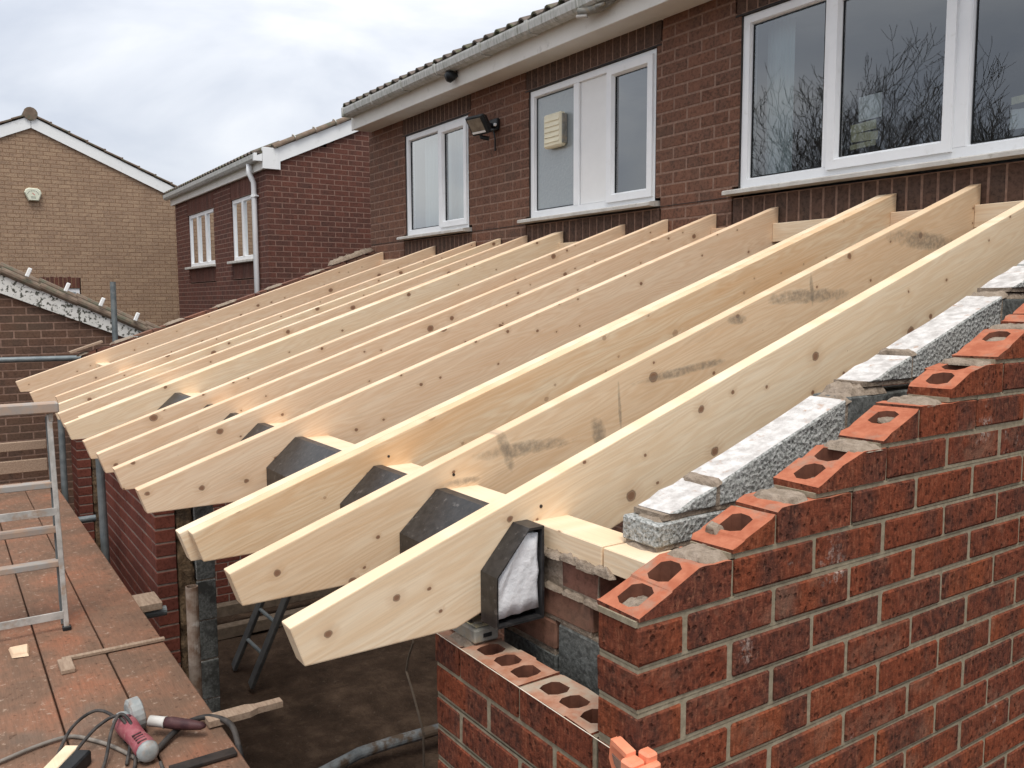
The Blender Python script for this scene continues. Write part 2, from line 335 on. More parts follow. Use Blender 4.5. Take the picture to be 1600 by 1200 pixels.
def timber(name, a, b, knots=1., stain=0.):
    """planed softwood, length along local X, width along local Z"""
    k = N(name); o = k.obj(); r = k.n('ShaderNodeObjectInfo').outputs['Random']
    sx = k.n('ShaderNodeSeparateXYZ', {0: o}); u, t, v = sx.outputs[0], sx.outputs[1], sx.outputs[2]
    u = k.math('ADD', u, k.math('MULTIPLY', r, 83.)); v2 = k.math('ADD', v, k.math('MULTIPLY', r, 17.))
    kp = k.n('ShaderNodeCombineXYZ', {0: u, 1: v2, 2: 0.}).outputs[0]
    vo = k.n('ShaderNodeTexVoronoi', {'Vector': k.smap(kp, (1, 1.2, 1)), 'Scale': 6.6, 'Randomness': 1.}, feature='F1', voronoi_dimensions='2D')
    d = k.math('DIVIDE', vo.outputs['Distance'], 6.6); rc = k.n('ShaderNodeSeparateColor', {0: vo.outputs['Color']})
    dn = k.math('ADD', d, k.math('MULTIPLY', k.math('SUBTRACT', k.noise(kp, 55, 2), .5), .009))
    size = k.math('MULTIPLY_ADD', k.math('POWER', rc.outputs[0], 4.), .013, .0042)
    nv = k.n('ShaderNodeSeparateXYZ', {0: k.n('ShaderNodeTexCoord').outputs['Normal']})
    size = k.math('MULTIPLY', size, k.math('MULTIPLY', k.math('GREATER_THAN', rc.outputs[1], .28), k.math('GREATER_THAN', k.math('ABSOLUTE', nv.outputs[1]), .5)))
    q = k.math('DIVIDE', dn, k.math('MAXIMUM', size, .0004))
    core = k.ramp(k.math('MULTIPLY', q, .25), (.17, 1.), (.26, 0.)); ring = k.ramp(k.math('MULTIPLY', q, .25), (.19, 0.), (.24, 1.), (.31, 0.)); halo = k.ramp(k.math('MULTIPLY', q, .15), (.1, 1.), (.55, 0.))
    vg = k.math('ADD', v2, k.math('MULTIPLY', halo, .012))
    w1 = k.noise(k.n('ShaderNodeCombineXYZ', {0: k.math('MULTIPLY', u, .55), 1: 0., 2: k.math('MULTIPLY', vg, 5.)}).outputs[0], 2.2, 3, .5)
    gr = k.math('SINE', k.math('ADD', k.math('MULTIPLY', vg, 260.), k.math('MULTIPLY', w1, 95.)))
    fib = k.noise(k.n('ShaderNodeCombineXYZ', {0: k.math('MULTIPLY', u, 6.), 1: k.math('MULTIPLY', t, 250.), 2: k.math('MULTIPLY', v2, 250.)}).outputs[0], 1., 4, .6)
    big = k.noise(k.n('ShaderNodeCombineXYZ', {0: k.math('MULTIPLY', u, .7), 1: t, 2: k.math('MULTIPLY', v2, 9.)}).outputs[0], 1.8, 3, .5)
    c = k.mix(k.ramp(big, (.36, 0.), (.64, 1.)), a, b)
    gs = k.math('MULTIPLY', k.math('MULTIPLY_ADD', gr, .5, .5), .36)
    c = k.mix(gs, c, tuple(x*y for x, y in zip(b, (.86, .74, .60))))
    c = k.mix(k.ramp(fib, (.38, .18), (.58, 0.)), c, tuple(x*.62 for x in b))
    c = k.mix(k.math('MULTIPLY', halo, .35*knots), c, (.46, .26, .13))
    c = k.mix(k.math('MULTIPLY', core, .9*knots), c, (.21, .10, .055))
    c = k.mix(k.math('MULTIPLY', ring, .8*knots), c, (.10, .048, .03))
    dirt = k.ramp(k.noise(k.smap(k.n('ShaderNodeCombineXYZ', {0: u, 1: t, 2: v2}).outputs[0], (1.2, 1, 5)), 3., 6, .65), (.60, 0.), (.74, .45))
    c = k.mix(k.math('MULTIPLY', dirt, .5), c, (.34, .25, .17))
    if stain:
        raw = k.n('ShaderNodeCombineXYZ', {0: sx.outputs[0], 1: v, 2: 0.}).outputs[0]
        wob = k.math('MULTIPLY', k.math('SUBTRACT', k.noise(raw, 14, 5, .65), .5), 2.4); fine = k.ramp(k.noise(raw, 60, 4, .6), (.3, .35), (.6, 1.))
        for (su, sv, la, lb, ang) in ((.84, -.075, .17, .013, -.29), (.775, -.045, .02, .04, 0.), (1.19, -.105, .007, .045, -.25), (2.13, -.080, .24, .016, -.29), (2.146, -.06, .012, .04, -.2), (2.87, -.105, .26, .022, -.36), (1.09, -.14, .028, .032, 0.), (.62, -.072, .055, .008, -.3), (1.47, -.098, .22, .009, -.2), (1.75, -.03, .05, .010, -.3)):
            du = k.math('SUBTRACT', sx.outputs[0], su); dv = k.math('SUBTRACT', v, sv); ca_, sa_ = math.cos(ang), math.sin(ang)
            p_ = k.math('ADD', k.math('MULTIPLY', du, ca_/la), k.math('MULTIPLY', dv, sa_/la)); lb = lb*1.7; q_ = k.math('SUBTRACT', k.math('MULTIPLY', dv, ca_/lb), k.math('MULTIPLY', du, sa_/lb))
            e2 = k.math('ADD', k.math('ADD', k.math('MULTIPLY', p_, p_), k.math('MULTIPLY', q_, q_)), wob)
            m = k.math('MULTIPLY', k.ramp(e2, (.25, 1.), (1., 0.)), fine)
            c = k.mix(k.math('MULTIPLY', m, stain), c, (.24, .195, .145))
    return k.bsdf(c, .62, k.math('ADD', fib, k.math('MULTIPLY', gr, .15)), .14, .002, spec=.3)
M['woodA'] = timber('pale_softwood', (.85, .695, .505), (.81, .62, .42), 1.)
M['woodB'] = timber('stained_softwood', (.79, .61, .42), (.745, .54, .35), 1., .75)
M['woodC'] = timber('warm_softwood', (.82, .635, .455), (.77, .55, .37), 1.)
M['woodD'] = timber('streaked_softwood', (.81, .66, .465), (.73, .49, .285), .5)

def glassmat(name, refl=1., tint=(.75, .8, .8), rough=0.0, bumpy=False):
    k = N(name); fr = k.n('ShaderNodeFresnel', {'IOR': 1.52}).outputs[0]
    fac = k.math('MINIMUM', k.math('MULTIPLY', fr, 4.0*refl), 1.)
    tr = k.n('ShaderNodeBsdfTransparent', {'Color': tint}); gl = k.n('ShaderNodeBsdfGlossy', {'Color': (.95, .97, .98), 'Roughness': rough})
    b = k.n('ShaderNodeBump', {'Strength': .02, 'Distance': .01, 'Height': k.noise(k.obj(), 3., 2)}); k.t.links.new(b.outputs[0], gl.inputs['Normal'])
    ms = k.n('ShaderNodeMixShader', {0: fac}); k.t.links.new(tr.outputs[0], ms.inputs[1]); k.t.links.new(gl.outputs[0], ms.inputs[2])
    res = ms.outputs[0]
    if bumpy:
        df = k.n('ShaderNodeBsdfPrincipled', {'Base Color': k.mix(k.noise(k.obj(), 40, 4), (.34, .38, .39), (.44, .48, .49)), 'Roughness': .3})
        b2_ = k.n('ShaderNodeBump', {'Strength': .4, 'Distance': .004, 'Height': k.vor(k.obj(), 60)}); k.t.links.new(b2_.outputs[0], df.inputs['Normal'])
        m2 = k.n('ShaderNodeMixShader', {0: .72}); k.t.links.new(res, m2.inputs[1]); k.t.links.new(df.outputs[0], m2.inputs[2]); res = m2.outputs[0]
    k.t.links.new(res, k.out.inputs[0]); return k.m
M['glass'] = glassmat('window_glass')
M['lens'] = rough_mat('dusty_lens', (.16, .13, .10), (.24, .20, .15), 12, 4, rough=.25, spec=.5)
M['frost'] = glassmat('obscure_glass', 1., (.7, .75, .76), .12, True)

# ------------------------------------------------------------------ brick walls
def rows(zb, k0, k1, course, bh, L, jt, u0, u1, openings=(), ph=(0., .5)):
    """running-bond cells (u0,u1,z0,z1) between u0 and u1; openings are (ua,ub,za,zb)"""
    out = []
    for k in range(k0, k1):
        z0 = zb+course*k; z1 = z0+bh; zc = (z0+z1)/2
        a = u0-(1-ph[k % 2])*(L+jt) if ph[k % 2] else u0
        while a < u1-.01:
            segs = [(max(a, u0), min(a+L, u1))]
            for (ua, ub, za, zb_) in openings:
                if za < zc < zb_:
                    ns = []
                    for s, t in segs:
                        if ub <= s or ua >= t: ns.append((s, t)); continue
                        if s < ua: ns.append((s, ua))
                        if t > ub: ns.append((ub, t))
                    segs = ns
            for s, t in segs:
                if t-s > .02: out.append((s, t, z0, z1))
            a += L+jt
    return out
def frame(O, u, n):
    u = Vector(u); y = -Vector(n); z = u.cross(y)
    return Matrix(((u.x, y.x, z.x, O[0]), (u.y, y.y, z.y, O[1]), (u.z, y.z, z.z, O[2]), (0, 0, 0, 1)))
def wall(parent, O, u, n, cells, mat, mmat, depth=.1025, nobj=300, jt=.010, rec=.004, ch=.003, jit=.0012, name='brick', stuffname='brickwork', back=True, clip=None, mortar=True, gap=0.):
    FM = frame(O, u, n); keep = []; rest = []
    for c in cells:
        p = FM @ Vector(((c[0]+c[1])/2, 0, (c[2]+c[3])/2-O[2]*0))
        q = project(p)
        (keep if nobj and seen(p) else rest).append((q[2] if q else 1e3, c))
    keep.sort(key=lambda t: t[0]); rest += keep[nobj:]; keep = keep[:nobj]
    for _, c in keep:
        L, H = c[1]-c[0]-2*gap, c[3]-c[2]-2*gap
        T = FM @ Matrix.Translation(((c[0]+c[1])/2, random.uniform(-jit, jit), (c[2]+c[3])/2)) @ Matrix.Rotation(random.uniform(-.006, .006), 4, 'Y') @ Matrix.Rotation(random.uniform(-.006, .006), 4, 'Z')
        inst(name, brick_mesh(round(L, 3), round(H, 3), depth, mat, ch), parent, T)
    if rest:
        g = G()
        for _, c in rest:
            j = random.uniform(-jit, jit); g.cbox((c[0]+gap, j, c[2]+gap), (c[1]-gap, depth, c[3]-gap), ch, 0, random.random())
        tag(g.make(stuffname, mat, parent, FM, fix=True), None, kind='stuff')
    if mortar:
        h = jt/2+gap; g = G(); byrow = {}
        for c in cells: byrow.setdefault((round(c[2], 4), round(c[3], 4)), []).append((c[0]-h, c[1]+h))
        for (z0, z1), segs in byrow.items():
            segs.sort(); cur = list(segs[0])
            for s, t in segs[1:]:
                if s <= cur[1]+.003: cur[1] = max(cur[1], t)
                else:
                    g.box((cur[0]+h+rec, rec, z0-h), (cur[1]-h-rec, depth-rec, z1+h)); cur = [s, t]
            g.box((cur[0]+h+rec, rec, z0-h), (cur[1]-h-rec, depth-rec, z1+h))
        tag(g.make('mortar', mmat, parent, FM), None, kind='stuff')

D = 2.78; GZ = -2.1; TH = .346; TA = math.atan(TH)
# ------------------------------------------------------------------ ground
g = G(); nx = 60
xs = [-7.2+i*7.2/48 for i in range(49)]; ys = [0.0+i*2.9/24 for i in range(25)]
o = mk('ground', [(-400, -400, GZ-.05), (400, -400, GZ-.05), (400, 400, GZ-.05), (-400, 400, GZ-.05)], [(0, 1, 2, 3)], M['soil']); tag(o, None, kind='structure')
V = [(x, y, GZ+.05*noise.noise((x*2.1, y*2.1, 0))+.025*noise.noise((x*7, y*7, 3))) for y in ys for x in xs]
F = [(j*49+i, j*49+i+1, (j+1)*49+i+1, (j+1)*49+i) for j in range(24) for i in range(48)]
tag(mk('trench_floor', V, F, M['soil'], smooth=True), None, kind='structure')

# ------------------------------------------------------------------ near gable wall, outer leaf with raking cut
SL0 = .235
def rake(y): return SL0+TH*y
gw = thing('gable_wall', 'red rustic brick gable wall with raking cut top and pale fresh mortar, nearest the viewer', 'wall', (0, 0, GZ))
HW = .1025
def zrow(k): return .160+.075*k
cellsG = []; cut = []
for k in range(-29, 12):
    z0 = zrow(k); z1 = z0+.065
    if k % 2 == 0:
        bs = [(0, .1025)] if k >= -2 else []
        a = .1125
    else: bs = []; a = 0.
    while a < D-.02: bs.append((a, min(a+.215, D-.005))); a += .225
    for s, t in bs:
        if rake(s) >= z1: cellsG.append((s, t, z0, z1))
        elif rake(t) > z0+.012: cut.append((max(s, (z0-SL0)/TH+.002), t, z0, z1))
FG = frame((0, 0, 0), (0, 1, 0), (1, 0, 0))
wall(gw, (0, 0, 0), (0, 1, 0), (1, 0, 0), cellsG, M['red'], M['mortar'], HW, 300, rec=.0035, ch=.0034, jit=.0020, gap=.0010)
def perf(L, topf, holes, W_=HW, mats=None, seed=0):
    """perforated brick: local u 0..L, depth 0..W_, bottom z=0, top z=topf(u); real holes"""
    rr = random.Random(seed); V = []; F = []; I = []
    def v(u, w, z): V.append((u, w, z)); return len(V)-1
    brk = [0.]
    hs = []
    for a, b in holes:
        if b < L-.006 and a > .009 and topf(a) > .006: hs.append((a, b)); brk += [a-.006, b+.006]
    brk += [x for x in (.012, .03, .05, .085, .11, .15, .175, .2) if not any(a-.010 < x < b+.010 for a, b in hs)]
    brk = sorted(set([0.]+[min(max(x, 0), L) for x in brk]+[L])); brk = [b for i, b in enumerate(brk) if i == 0 or b-brk[i-1] > .001]
    J = lambda: rr.uniform(-.0015, .0015)
    T0 = [v(b+J()*(0 < b < L), J()*1.2, topf(b)+J()) for b in brk]; T1 = [v(b+J()*2*(0 < b < L), W_+J()*3, topf(b)+J()*1.5) for b in brk]
    B0 = [v(b, 0, 0) for b in brk]; B1 = [v(b, W_, 0) for b in brk]
    for i in range(len(brk)-1):
        F.append((B0[i], B0[i+1], T0[i+1], T0[i])); I.append(0)
        F.append((B1[i+1], B1[i], T1[i], T1[i+1])); I.append(0)
        F.append((B0[i+1], B0[i], B1[i], B1[i+1])); I.append(1)
        h = [q for q in hs if abs(q[0]-.006-brk[i]) < .002]
        if not h: F.append((T0[i], T0[i+1], T1[i+1], T1[i])); I.append(1)
        else:
            a, b = h[0]; w0, w1 = .026+J()*2, .077+J()*2; c = .015; cu = min(.009, (b-a)*.3)
            oc = [(a+cu, w0), (b-cu, w0), (b, w0+c), (b, w1-c), (b-cu, w1), (a+cu, w1), (a, w1-c), (a, w0+c)]
            oc = [(p+J(), q+J()) for p, q in oc]
            t = [v(p, q, topf(p)) for p, q in oc]; d = [v(p, q, -.003) for p, q in oc]
            C = [T0[i], T0[i+1], T1[i+1], T1[i]]
            for f in ((C[0], C[1], t[1], t[0]), (C[1], t[2], t[1]), (C[1], C[2], t[3], t[2]), (C[2], t[4], t[3]), (C[2], C[3], t[5], t[4]), (C[3], t[6], t[5]), (C[3], C[0], t[7], t[6]), (C[0], t[0], t[7])):
                F.append(f); I.append(1)
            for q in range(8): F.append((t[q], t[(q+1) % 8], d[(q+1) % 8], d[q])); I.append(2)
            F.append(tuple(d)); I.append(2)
    F.append((B0[0], T0[0], T1[0], B1[0])); I.append(0); F.append((T0[-1], B0[-1], B1[-1], T1[-1])); I.append(0)
    return V, F, I
mg = G()
for i, (s, t, z0, z1) in enumerate(cut):
    L = t-s; yk = (z0-SL0)/TH; topf = lambda u, s=s, yk=yk: max(.005, min(.0645, .43*(s+u-yk)+.005))
    kink = yk+.0595/.43-s
    hl = [(.016+.0655*q, .016+.0655*q+.051) for q in range(3)]
    # align holes with the uncut brick's end
    hl = [(L-.215+a, L-.215+b) for a, b in hl]
    hl = [(a, b) for a, b in hl if b < kink+.045]
    V, F, I = perf(L, topf, hl, seed=i)
    if kink < L-.004:                                     # part of this brick keeps its full height
        pass
    mk('cut_brick', V, F, [M['red'], M['clay'], M['clayhole']], gw, FG @ Matrix.Translation((s, 0, z0)), I)
    mg.box((s-.004, .0045, z0-.0095), (t+.004, HW-.005, z0+.0005))
    zt = z0+topf(L); mg.box((t-.0005, .0050, z0-.004), (t+.0105, HW-.006, max(z0+.004, zt-.003)))
tag(mg.make('mortar', M['mortar'], gw, FG), None, kind='stuff')
def patch(name, parent, c, lu, lv, hgt, slope_axis, seed, mat, tilt=0., n=9, thin=False):
    """irregular lump of mortar: c centre, lu/lv half sizes; slope_axis 'y' tilts it along the rake"""
    rr = random.Random(seed); V = []; F = []
    m = 30
    rad = [1+.25*noise.noise((seed*3.1, math.cos(a*2*math.pi/m)*1.3, math.sin(a*2*math.pi/m)*1.3)) + rr.uniform(-.12, .12) for a in range(m)]
    V.append((0, 0, hgt)); rings = 7
    for r in range(1, rings+1):
        f = r/rings
        for a in range(m):
            an = a*2*math.pi/m; cx_, sy_ = math.cos(an), math.sin(an); x = math.copysign(abs(cx_)**.45, cx_)*lu*(1+(rad[a]-1)*.35)*f; y = math.copysign(abs(sy_)**.6, sy_)*lv*rad[a]*f
            z = hgt*(1-f**5)+hgt*.55*noise.noise((x*55+seed, y*55, seed*1.7))*(1 if r < rings else 0)+hgt*.3*noise.noise((x*150+seed, y*150, 2))*(1 if r < rings else 0)-(.004 if r == rings else 0)
            V.append((x, y, z))
    for a in range(m): F.append((0, 1+a, 1+(a+1) % m))
    for r in range(1, rings):
        for a in range(m):
            p, q = 1+(r-1)*m, 1+r*m; F.append((p+a, q+a, q+(a+1) % m, p+(a+1) % m))
    T = Matrix.Translation(c)
    if slope_axis == 'y': T = T @ Matrix.Rotation(TA, 4, 'X')
    T = T @ Matrix.Rotation(tilt, 4, 'Z')
    return mk(name, V, F, mat, parent, T, smooth=True)
for k in range(0, 12):
    y = .186+.2168*k+random.uniform(-.008, .008)
    patch('mortar_patch', gw, (-.052+random.uniform(-.004, .004), y, SL0+.075*k+.0662), .0495, .044+random.uniform(-.012, .010), .009, None, k+11, M['slop'])
    if k % 2: patch('mortar_patch', gw, (-.06+random.uniform(-.02, .02), y-.075, SL0+.075*k+.038), .026, .022, .003, 'y', k+311, M['slop'])
patch('mortar_patch', gw, (-.052, .043, rake(.043)-.012), .020, .026, .010, 'y', 5, M['slop'])
patch('mortar_patch', gw, (-.075, .255, rake(.255)+.003), .014, .014, .014, 'y', 91, M['slop'])
patch('mortar_patch', gw, (-.05, .515, rake(.515)-.02), .018, .018, .006, 'y', 92, M['slop'])
# ------------------------------------------------------------------ low front wall of the same corner
cf = []
for k in range(-29, -2):
    z0 = zrow(k); z1 = z0+.065
    if k % 2: bs = [(-.67, -.5675), (-.5575, -.3425), (-.3325, -.1175)]
    else: bs = [(-.67, -.455), (-.445, -.23), (-.22, 0)]
    for s, t in bs:
        if k == -3:
            L = t-s; hl = [(.016+.0655*q, .016+.0655*q+.050) for q in range(3)] if L > .15 else []
            V, F, I = perf(L, lambda u: .065, hl, seed=int(-s*1000))
            mk('perforated_brick', V, F, [M['red'], M['claytop'], M['clayhole']], gw, Matrix.Translation((s, 0, z0)), I)
        else: cf.append((s, t, z0, z1))
wall(gw, (0, 0, 0), (1, 0, 0), (0, -1, 0), cf, M['red'], M['mortar'], HW-.001, 60, rec=.0035, ch=.0034, jit=.001, gap=.0013)
g = G(); g.box((-.668, .0043, -.0745), (-.108, HW-.005, -.0635))
for xj in (-.5675, -.3425, -.1175): g.box((xj-.0005, .0050, -.066), (xj+.0105, HW-.006, -.004))
tag(g.make('mortar', M['mortar'], gw), None, kind='stuff')
patch('mortar_patch', gw, (-.60, .045, .001), .045, .032, .006, None, 33, M['slop'])

# ------------------------------------------------------------------ inner leaf: concrete blocks on the rake
bw = thing('block_wall', 'grey concrete block inner wall with white sawn raking tops beside the nearest rafter', 'wall', (-.255, .23, GZ))
def blk(y0, y1, z0, z1, raked=True, dark=False, x0=-.305, x1=-.205):
    off = -.004
    P = [(y0, z0), (y1, z0)]
    if raked:
        yk = (z1-off-SL0)/TH
        if yk < y1: P += [(y1, z1), (yk, z1)]
        else: P += [(y1, rake(y1)+off)]
        if rake(y0)+off > z0+.004: P += [(y0, rake(y0)+off)]
    else: P += [(y1, z1), (y0, z1)]
    cx, cy, cz = (x0+x1)/2, (y0+y1)/2, (z0+z1)/2
    bm = bmesh.new(); n = len(P)
    A = [bm.verts.new((x0-cx, y-cy, z-cz)) for y, z in P]; B = [bm.verts.new((x1-cx, y-cy, z-cz)) for y, z in P]
    bm.faces.new(A); bm.faces.new(B[::-1])
    for i in range(n):
        f = bm.faces.new((A[i], B[i], B[(i+1) % n], A[(i+1) % n]))
        a, b = P[i], P[(i+1) % n]
        if raked and i >= 2 and abs((b[1]-a[1]) - TH*(b[0]-a[0])) < .02 and abs(b[0]-a[0]) > .03: f.material_index = 1
    bmesh.ops.recalc_face_normals(bm, faces=bm.faces)
    bmesh.ops.subdivide_edges(bm, edges=[e for e in bm.edges if e.calc_length() > .12], cuts=3, use_grid_fill=True)
    bmesh.ops.bevel(bm, geom=[e for e in bm.edges if e.calc_face_angle(0) > .3], offset=.0035, segments=1, affect='EDGES')
    for v in bm.verts:
        p = v.co*32; v.co += Vector((noise.noise(p), noise.noise(p+Vector((9, 0, 0))), noise.noise(p+Vector((0, 9, 0)))))*.0045
    o = mk_bm('block', bm, [M['blockdark'] if dark else M['block'], M['blocktop']], bw, Matrix.Translation((cx, cy, cz)))
    return o
for a in (.235, .685, 1.135, 1.585, 2.035): blk(a, a+.44, .266, .3135, False)
for n_ in range(3):
    z0 = .327+.225*n_; y0 = (z0-SL0)/TH
    blk(y0+.004, .405+.685*n_, z0, z0+.215)
    blk(.415+.685*n_, .83+.685*n_, z0, z0+.215)
    a = .84+.685*n_
    while a < D-.05:
        dk = a < .9+.685*n_
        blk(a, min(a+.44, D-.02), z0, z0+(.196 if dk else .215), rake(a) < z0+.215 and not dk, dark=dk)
        if dk: patch('mortar_patch', bw, (-.255, a+.09, z0+.199), .049, .075, .020, None, 600+n_, M['slop'])
        a += .45
blk(2.32, 2.75, 1.002, 1.2)
g = G()
for n_ in range(3):
    z0 = .327+.225*n_
    g.prism([(z_[0], z_[1]) for z_ in [(.26+.65*n_, z0-.0105), (D-.02, z0-.0105), (D-.02, z0+.001), (.26+.65*n_, z0+.001)]], 0, -.298, -.210)
    for yj in (.410+.685*n_, .835+.685*n_):
        zt = min(z0+.212, rake(yj)-.010)
        g.prism([(yj-.006, z0), (yj+.006, z0), (yj+.006, zt), (yj-.006, zt)], 0, -.300, -.209)
g.prism([(.24, .2585), (D-.02, .2585), (D-.02, .267), (.24, .267)], 0, -.298, -.208)
tag(g.make('mortar', M['slop'], bw), None, kind='stuff')
for i, (y, z, l) in enumerate([(.408, rake(.408)-.003, .016), (.845, rake(.845)-.012, .03), (1.10, rake(1.10)-.003, .014), (1.53, rake(1.53)-.010, .03), (.255, .262, .03)]):
    patch('mortar_patch', bw, (-.255, y, z), .050, l, .008, 'y', 51+i, M['slop'])
# lower blocks of the inner leaf, below the rake
cells = rows(-2.1, 0, 11, .2145, .2045, .44, .01, .28, D-.01, ())
wall(bw, (-.205, 0, 0), (0, 1, 0), (1, 0, 0), [c for c in cells if c[3] < .26], M['block'], M['slop'], .1, 0, name='block', stuffname='blockwork', ch=.004)
o = patch('mortar_patch', bw, (-.255, .30, .317), .045, .05, .006, None, 77, M['slop'])

# front inner leaf under the wall plate
iw = thing('inner_leaf_wall', 'rough inner wall of brown bricks over dark blocks below the wall plate', 'wall', (-.45, .22, GZ))
ci = rows(.062, 0, 2, .075, .065, .215, .010, -.66, -.31, (), (.5, 0.))
wall(iw, (0, .178, 0), (1, 0, 0), (0, -1, 0), ci, M['common'], M['slop'], .1, 30, rec=.002, ch=.005, jit=.003)
ci = [(-.66, -.455, -.013, .052)]
wall(iw, (0, .178, 0), (1, 0, 0), (0, -1, 0), ci, M['common'], M['slop'], .1, 30, ch=.005)
ci = [(-.445, -.21, -.163, .052)]+rows(-.163-.225*9, 0, 9, .225, .215, .44, .01, -.66, -.21)+[(-.66, -.455, -.163, -.023)]
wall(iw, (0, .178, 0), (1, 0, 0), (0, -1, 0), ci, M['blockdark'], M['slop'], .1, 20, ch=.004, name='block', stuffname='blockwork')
for i in range(7):
    patch('mortar_patch', iw, (-.62+.055*i, .176, .205-.004*(i % 2)), .032, .010, .012, None, 130+i, M['slop'])
for i in range(5):
    patch('mortar_patch', iw, (-.60+.07*i, .177, .130), .034, .008, .008, None, 150+i, M['slop'])

# ------------------------------------------------------------------ timber roof
TIP = Vector((0, -.383, .138)); ca, sa = math.cos(TA), math.sin(TA); RL = (2.772+.383)/ca
def rafter(x, mat, label, tip=0., L=RL, th=.047):
    P = [(tip, 0), (tip, -.086), (tip+.109/TH, -.195), (L-.195*TH, -.195), (L, 0)]
    bm = bmesh.new(); n = len(P)
    A = [bm.verts.new((s, 0, q)) for s, q in P]; B = [bm.verts.new((s, th, q)) for s, q in P]
    bm.faces.new(A); bm.faces.new(B[::-1])
    for i in range(n): bm.faces.new((A[(i+1) % n], A[i], B[i], B[(i+1) % n]))
    bmesh.ops.recalc_face_normals(bm, faces=bm.faces)
    bmesh.ops.bevel(bm, geom=list(bm.edges), offset=.0032, segments=2, affect='EDGES', profile=.6)
    # local X along slope, local Y = -world x, local Z normal to slope
    T = Matrix(((0, -1, 0, x), (ca, 0, -sa, TIP.y), (sa, 0, ca, TIP.z), (0, 0, 0, 1)))
    o = mk_bm('rafter', bm, mat, None, T); tag(o, label, 'rafter', 'rafters of the lean-to roof'); return o
RX = [-.536, -.928, -1.308, -1.965, -2.390, -2.770, -3.150, -3.795, -4.228, -4.587, -4.953, -5.621, -6.660]
ords = ['first', 'second', 'third', 'fourth', 'fifth', 'sixth', 'seventh', 'eighth', 'ninth', 'tenth', 'eleventh', 'twelfth', 'thirteenth']
lab = {0: 'pale cream rafter nearest the concrete blocks, first from the brick gable',
       1: 'knotty rafter with grey mortar smears, second from the brick gable',
       2: 'streaked rafter bolted to a twin behind it, third from the brick gable',
       12: 'rafter at the far end of the roof beside the scaffold tubes'}
matk = ['woodA', 'woodB', 'woodD', 'woodC', 'woodC', 'woodC', 'woodC', 'woodA', 'woodC', 'woodA', 'woodC', 'woodC', 'woodC']
tips = [0, 0, .012, 0, 0, 0, 0, 0, .02, .03, .09, 0, -.01]
RAF = []
for i, x in enumerate(RX):
    RAF.append(rafter(x, M[matk[i]], lab.get(i, 'plain sawn rafter, %s from the brick gable' % ords[i]), tips[i]))
rafter(-1.308-.0485, M['woodA'], 'pale twin rafter fixed to the far side of the streaked rafter', -.010)
rafter(-3.795-.0485, M['woodC'], 'twin rafter fixed to the far side of the eighth rafter', .075)
def stick(name, a, b, mat, label, cat, group=None, c=.002, parent=None):
    """axis-aligned timber with length along world x so the grain runs with it"""
    ctr = [(p+q)/2 for p, q in zip(a, b)]; V, F = chbox([p-c_ for p, c_ in zip(a, ctr)], [p-c_ for p, c_ in zip(b, ctr)], c)
    o = mk(name, V, F, mat, parent, Matrix.Translation(ctr)); fixn(o.data)
    return tag(o, label, cat, group)
stick('wall_plate', (-6.70, .178, .2105), (-.302, .278, .2585), M['woodA'], 'long pale timber wall plate laid on the inner wall under the rafters', 'timber')
stick('wall_plate', (-.296, .178, .209), (-.12, .278, .257), M['woodA'], 'short end of timber wall plate under the concrete blocks', 'timber')
for i in range(12):
    xa = RX[i+1]+.001; xb = RX[i]-.048-(.0485 if i in (2, 7) else 0)
    z = 1.140+random.uniform(-.004, .004)
    bay = 'between the %s and %s rafters' % (ords[i], ords[i+1])
    stick('noggin', (xa, 2.725, z-.095), (xb, 2.772, z), M['woodC' if i % 2 else 'woodA'], 'short timber noggin against the house wall '+bay, 'noggin', 'noggins along the house wall')
    if i < 8:
        # folded black eaves tray between the rafters, resting on the wall
        g = G(); P = [(.042, .035), (.042, .166), (.150, .2645), (.177, .2645), (.177, .2605), (.153, .2605), (.047, .163), (.047, .035)]
        g.prism([(p[0]-.1, p[1]-.1) for p in P], 0, -(xb-xa)/2+.002, (xb-xa)/2-.002)
        o = g.make('eaves_tray', M['blackp'], None, Matrix.Translation(((xa+xb)/2, .1, .1)))
        tag(o, 'folded black plastic eaves tray '+bay, 'eaves tray', 'black eaves trays between the rafters')
# end tray with open end and polystyrene core next to the first rafter
g = G(); P0 = [(.038, .062), (.038, .172), (.122, .266), (.160, .266), (.160, .062)]; c0 = (.10, .155)
P1 = [(c0[0]+(p[0]-c0[0])*.93-.001, c0[1]+(p[1]-c0[1])*.95) for p in P0]
x0, x1 = -.534, -.470; n = 5; V = []
for P, x in ((P0, x0), (P0, x1), (P1, x1), (P1, x1-.028)): V += [(x, y, z) for y, z in P]
F = []
for b in (0, 5, 10):
    for k in range(5): F.append((b+k, b+(k+1) % 5, b+5+(k+1) % 5, b+5+k))
F.append((4, 3, 2, 1, 0))
g.add(V, F); o = g.make('eaves_tray', M['blackp']); tag(o, 'open ended black plastic eaves tray beside the first rafter', 'eaves tray', 'black eaves trays between the rafters')
bm = bmesh.new(); Pp = [(.048, .078), (.048, .168), (.118, .250), (.150, .250), (.152, .084)]
A = [bm.verts.new((-.512, y, z)) for y, z in Pp]; B = [bm.verts.new((-.482, y, z)) for y, z in Pp]
bm.faces.new(A); bm.faces.new(B[::-1])
for k in range(5): bm.faces.new((A[(k+1) % 5], A[k], B[k], B[(k+1) % 5]))
bmesh.ops.triangulate(bm, faces=bm.faces); bmesh.ops.subdivide_edges(bm, edges=bm.edges, cuts=5, use_grid_fill=True); bmesh.ops.recalc_face_normals(bm, faces=bm.faces)
for v in bm.verts:
    v.co.x += .0035*math.sin((v.co.y*1.3-v.co.z*.75)*110)+.002*noise.noise(v.co*120) if v.co.x > -.50 else 0
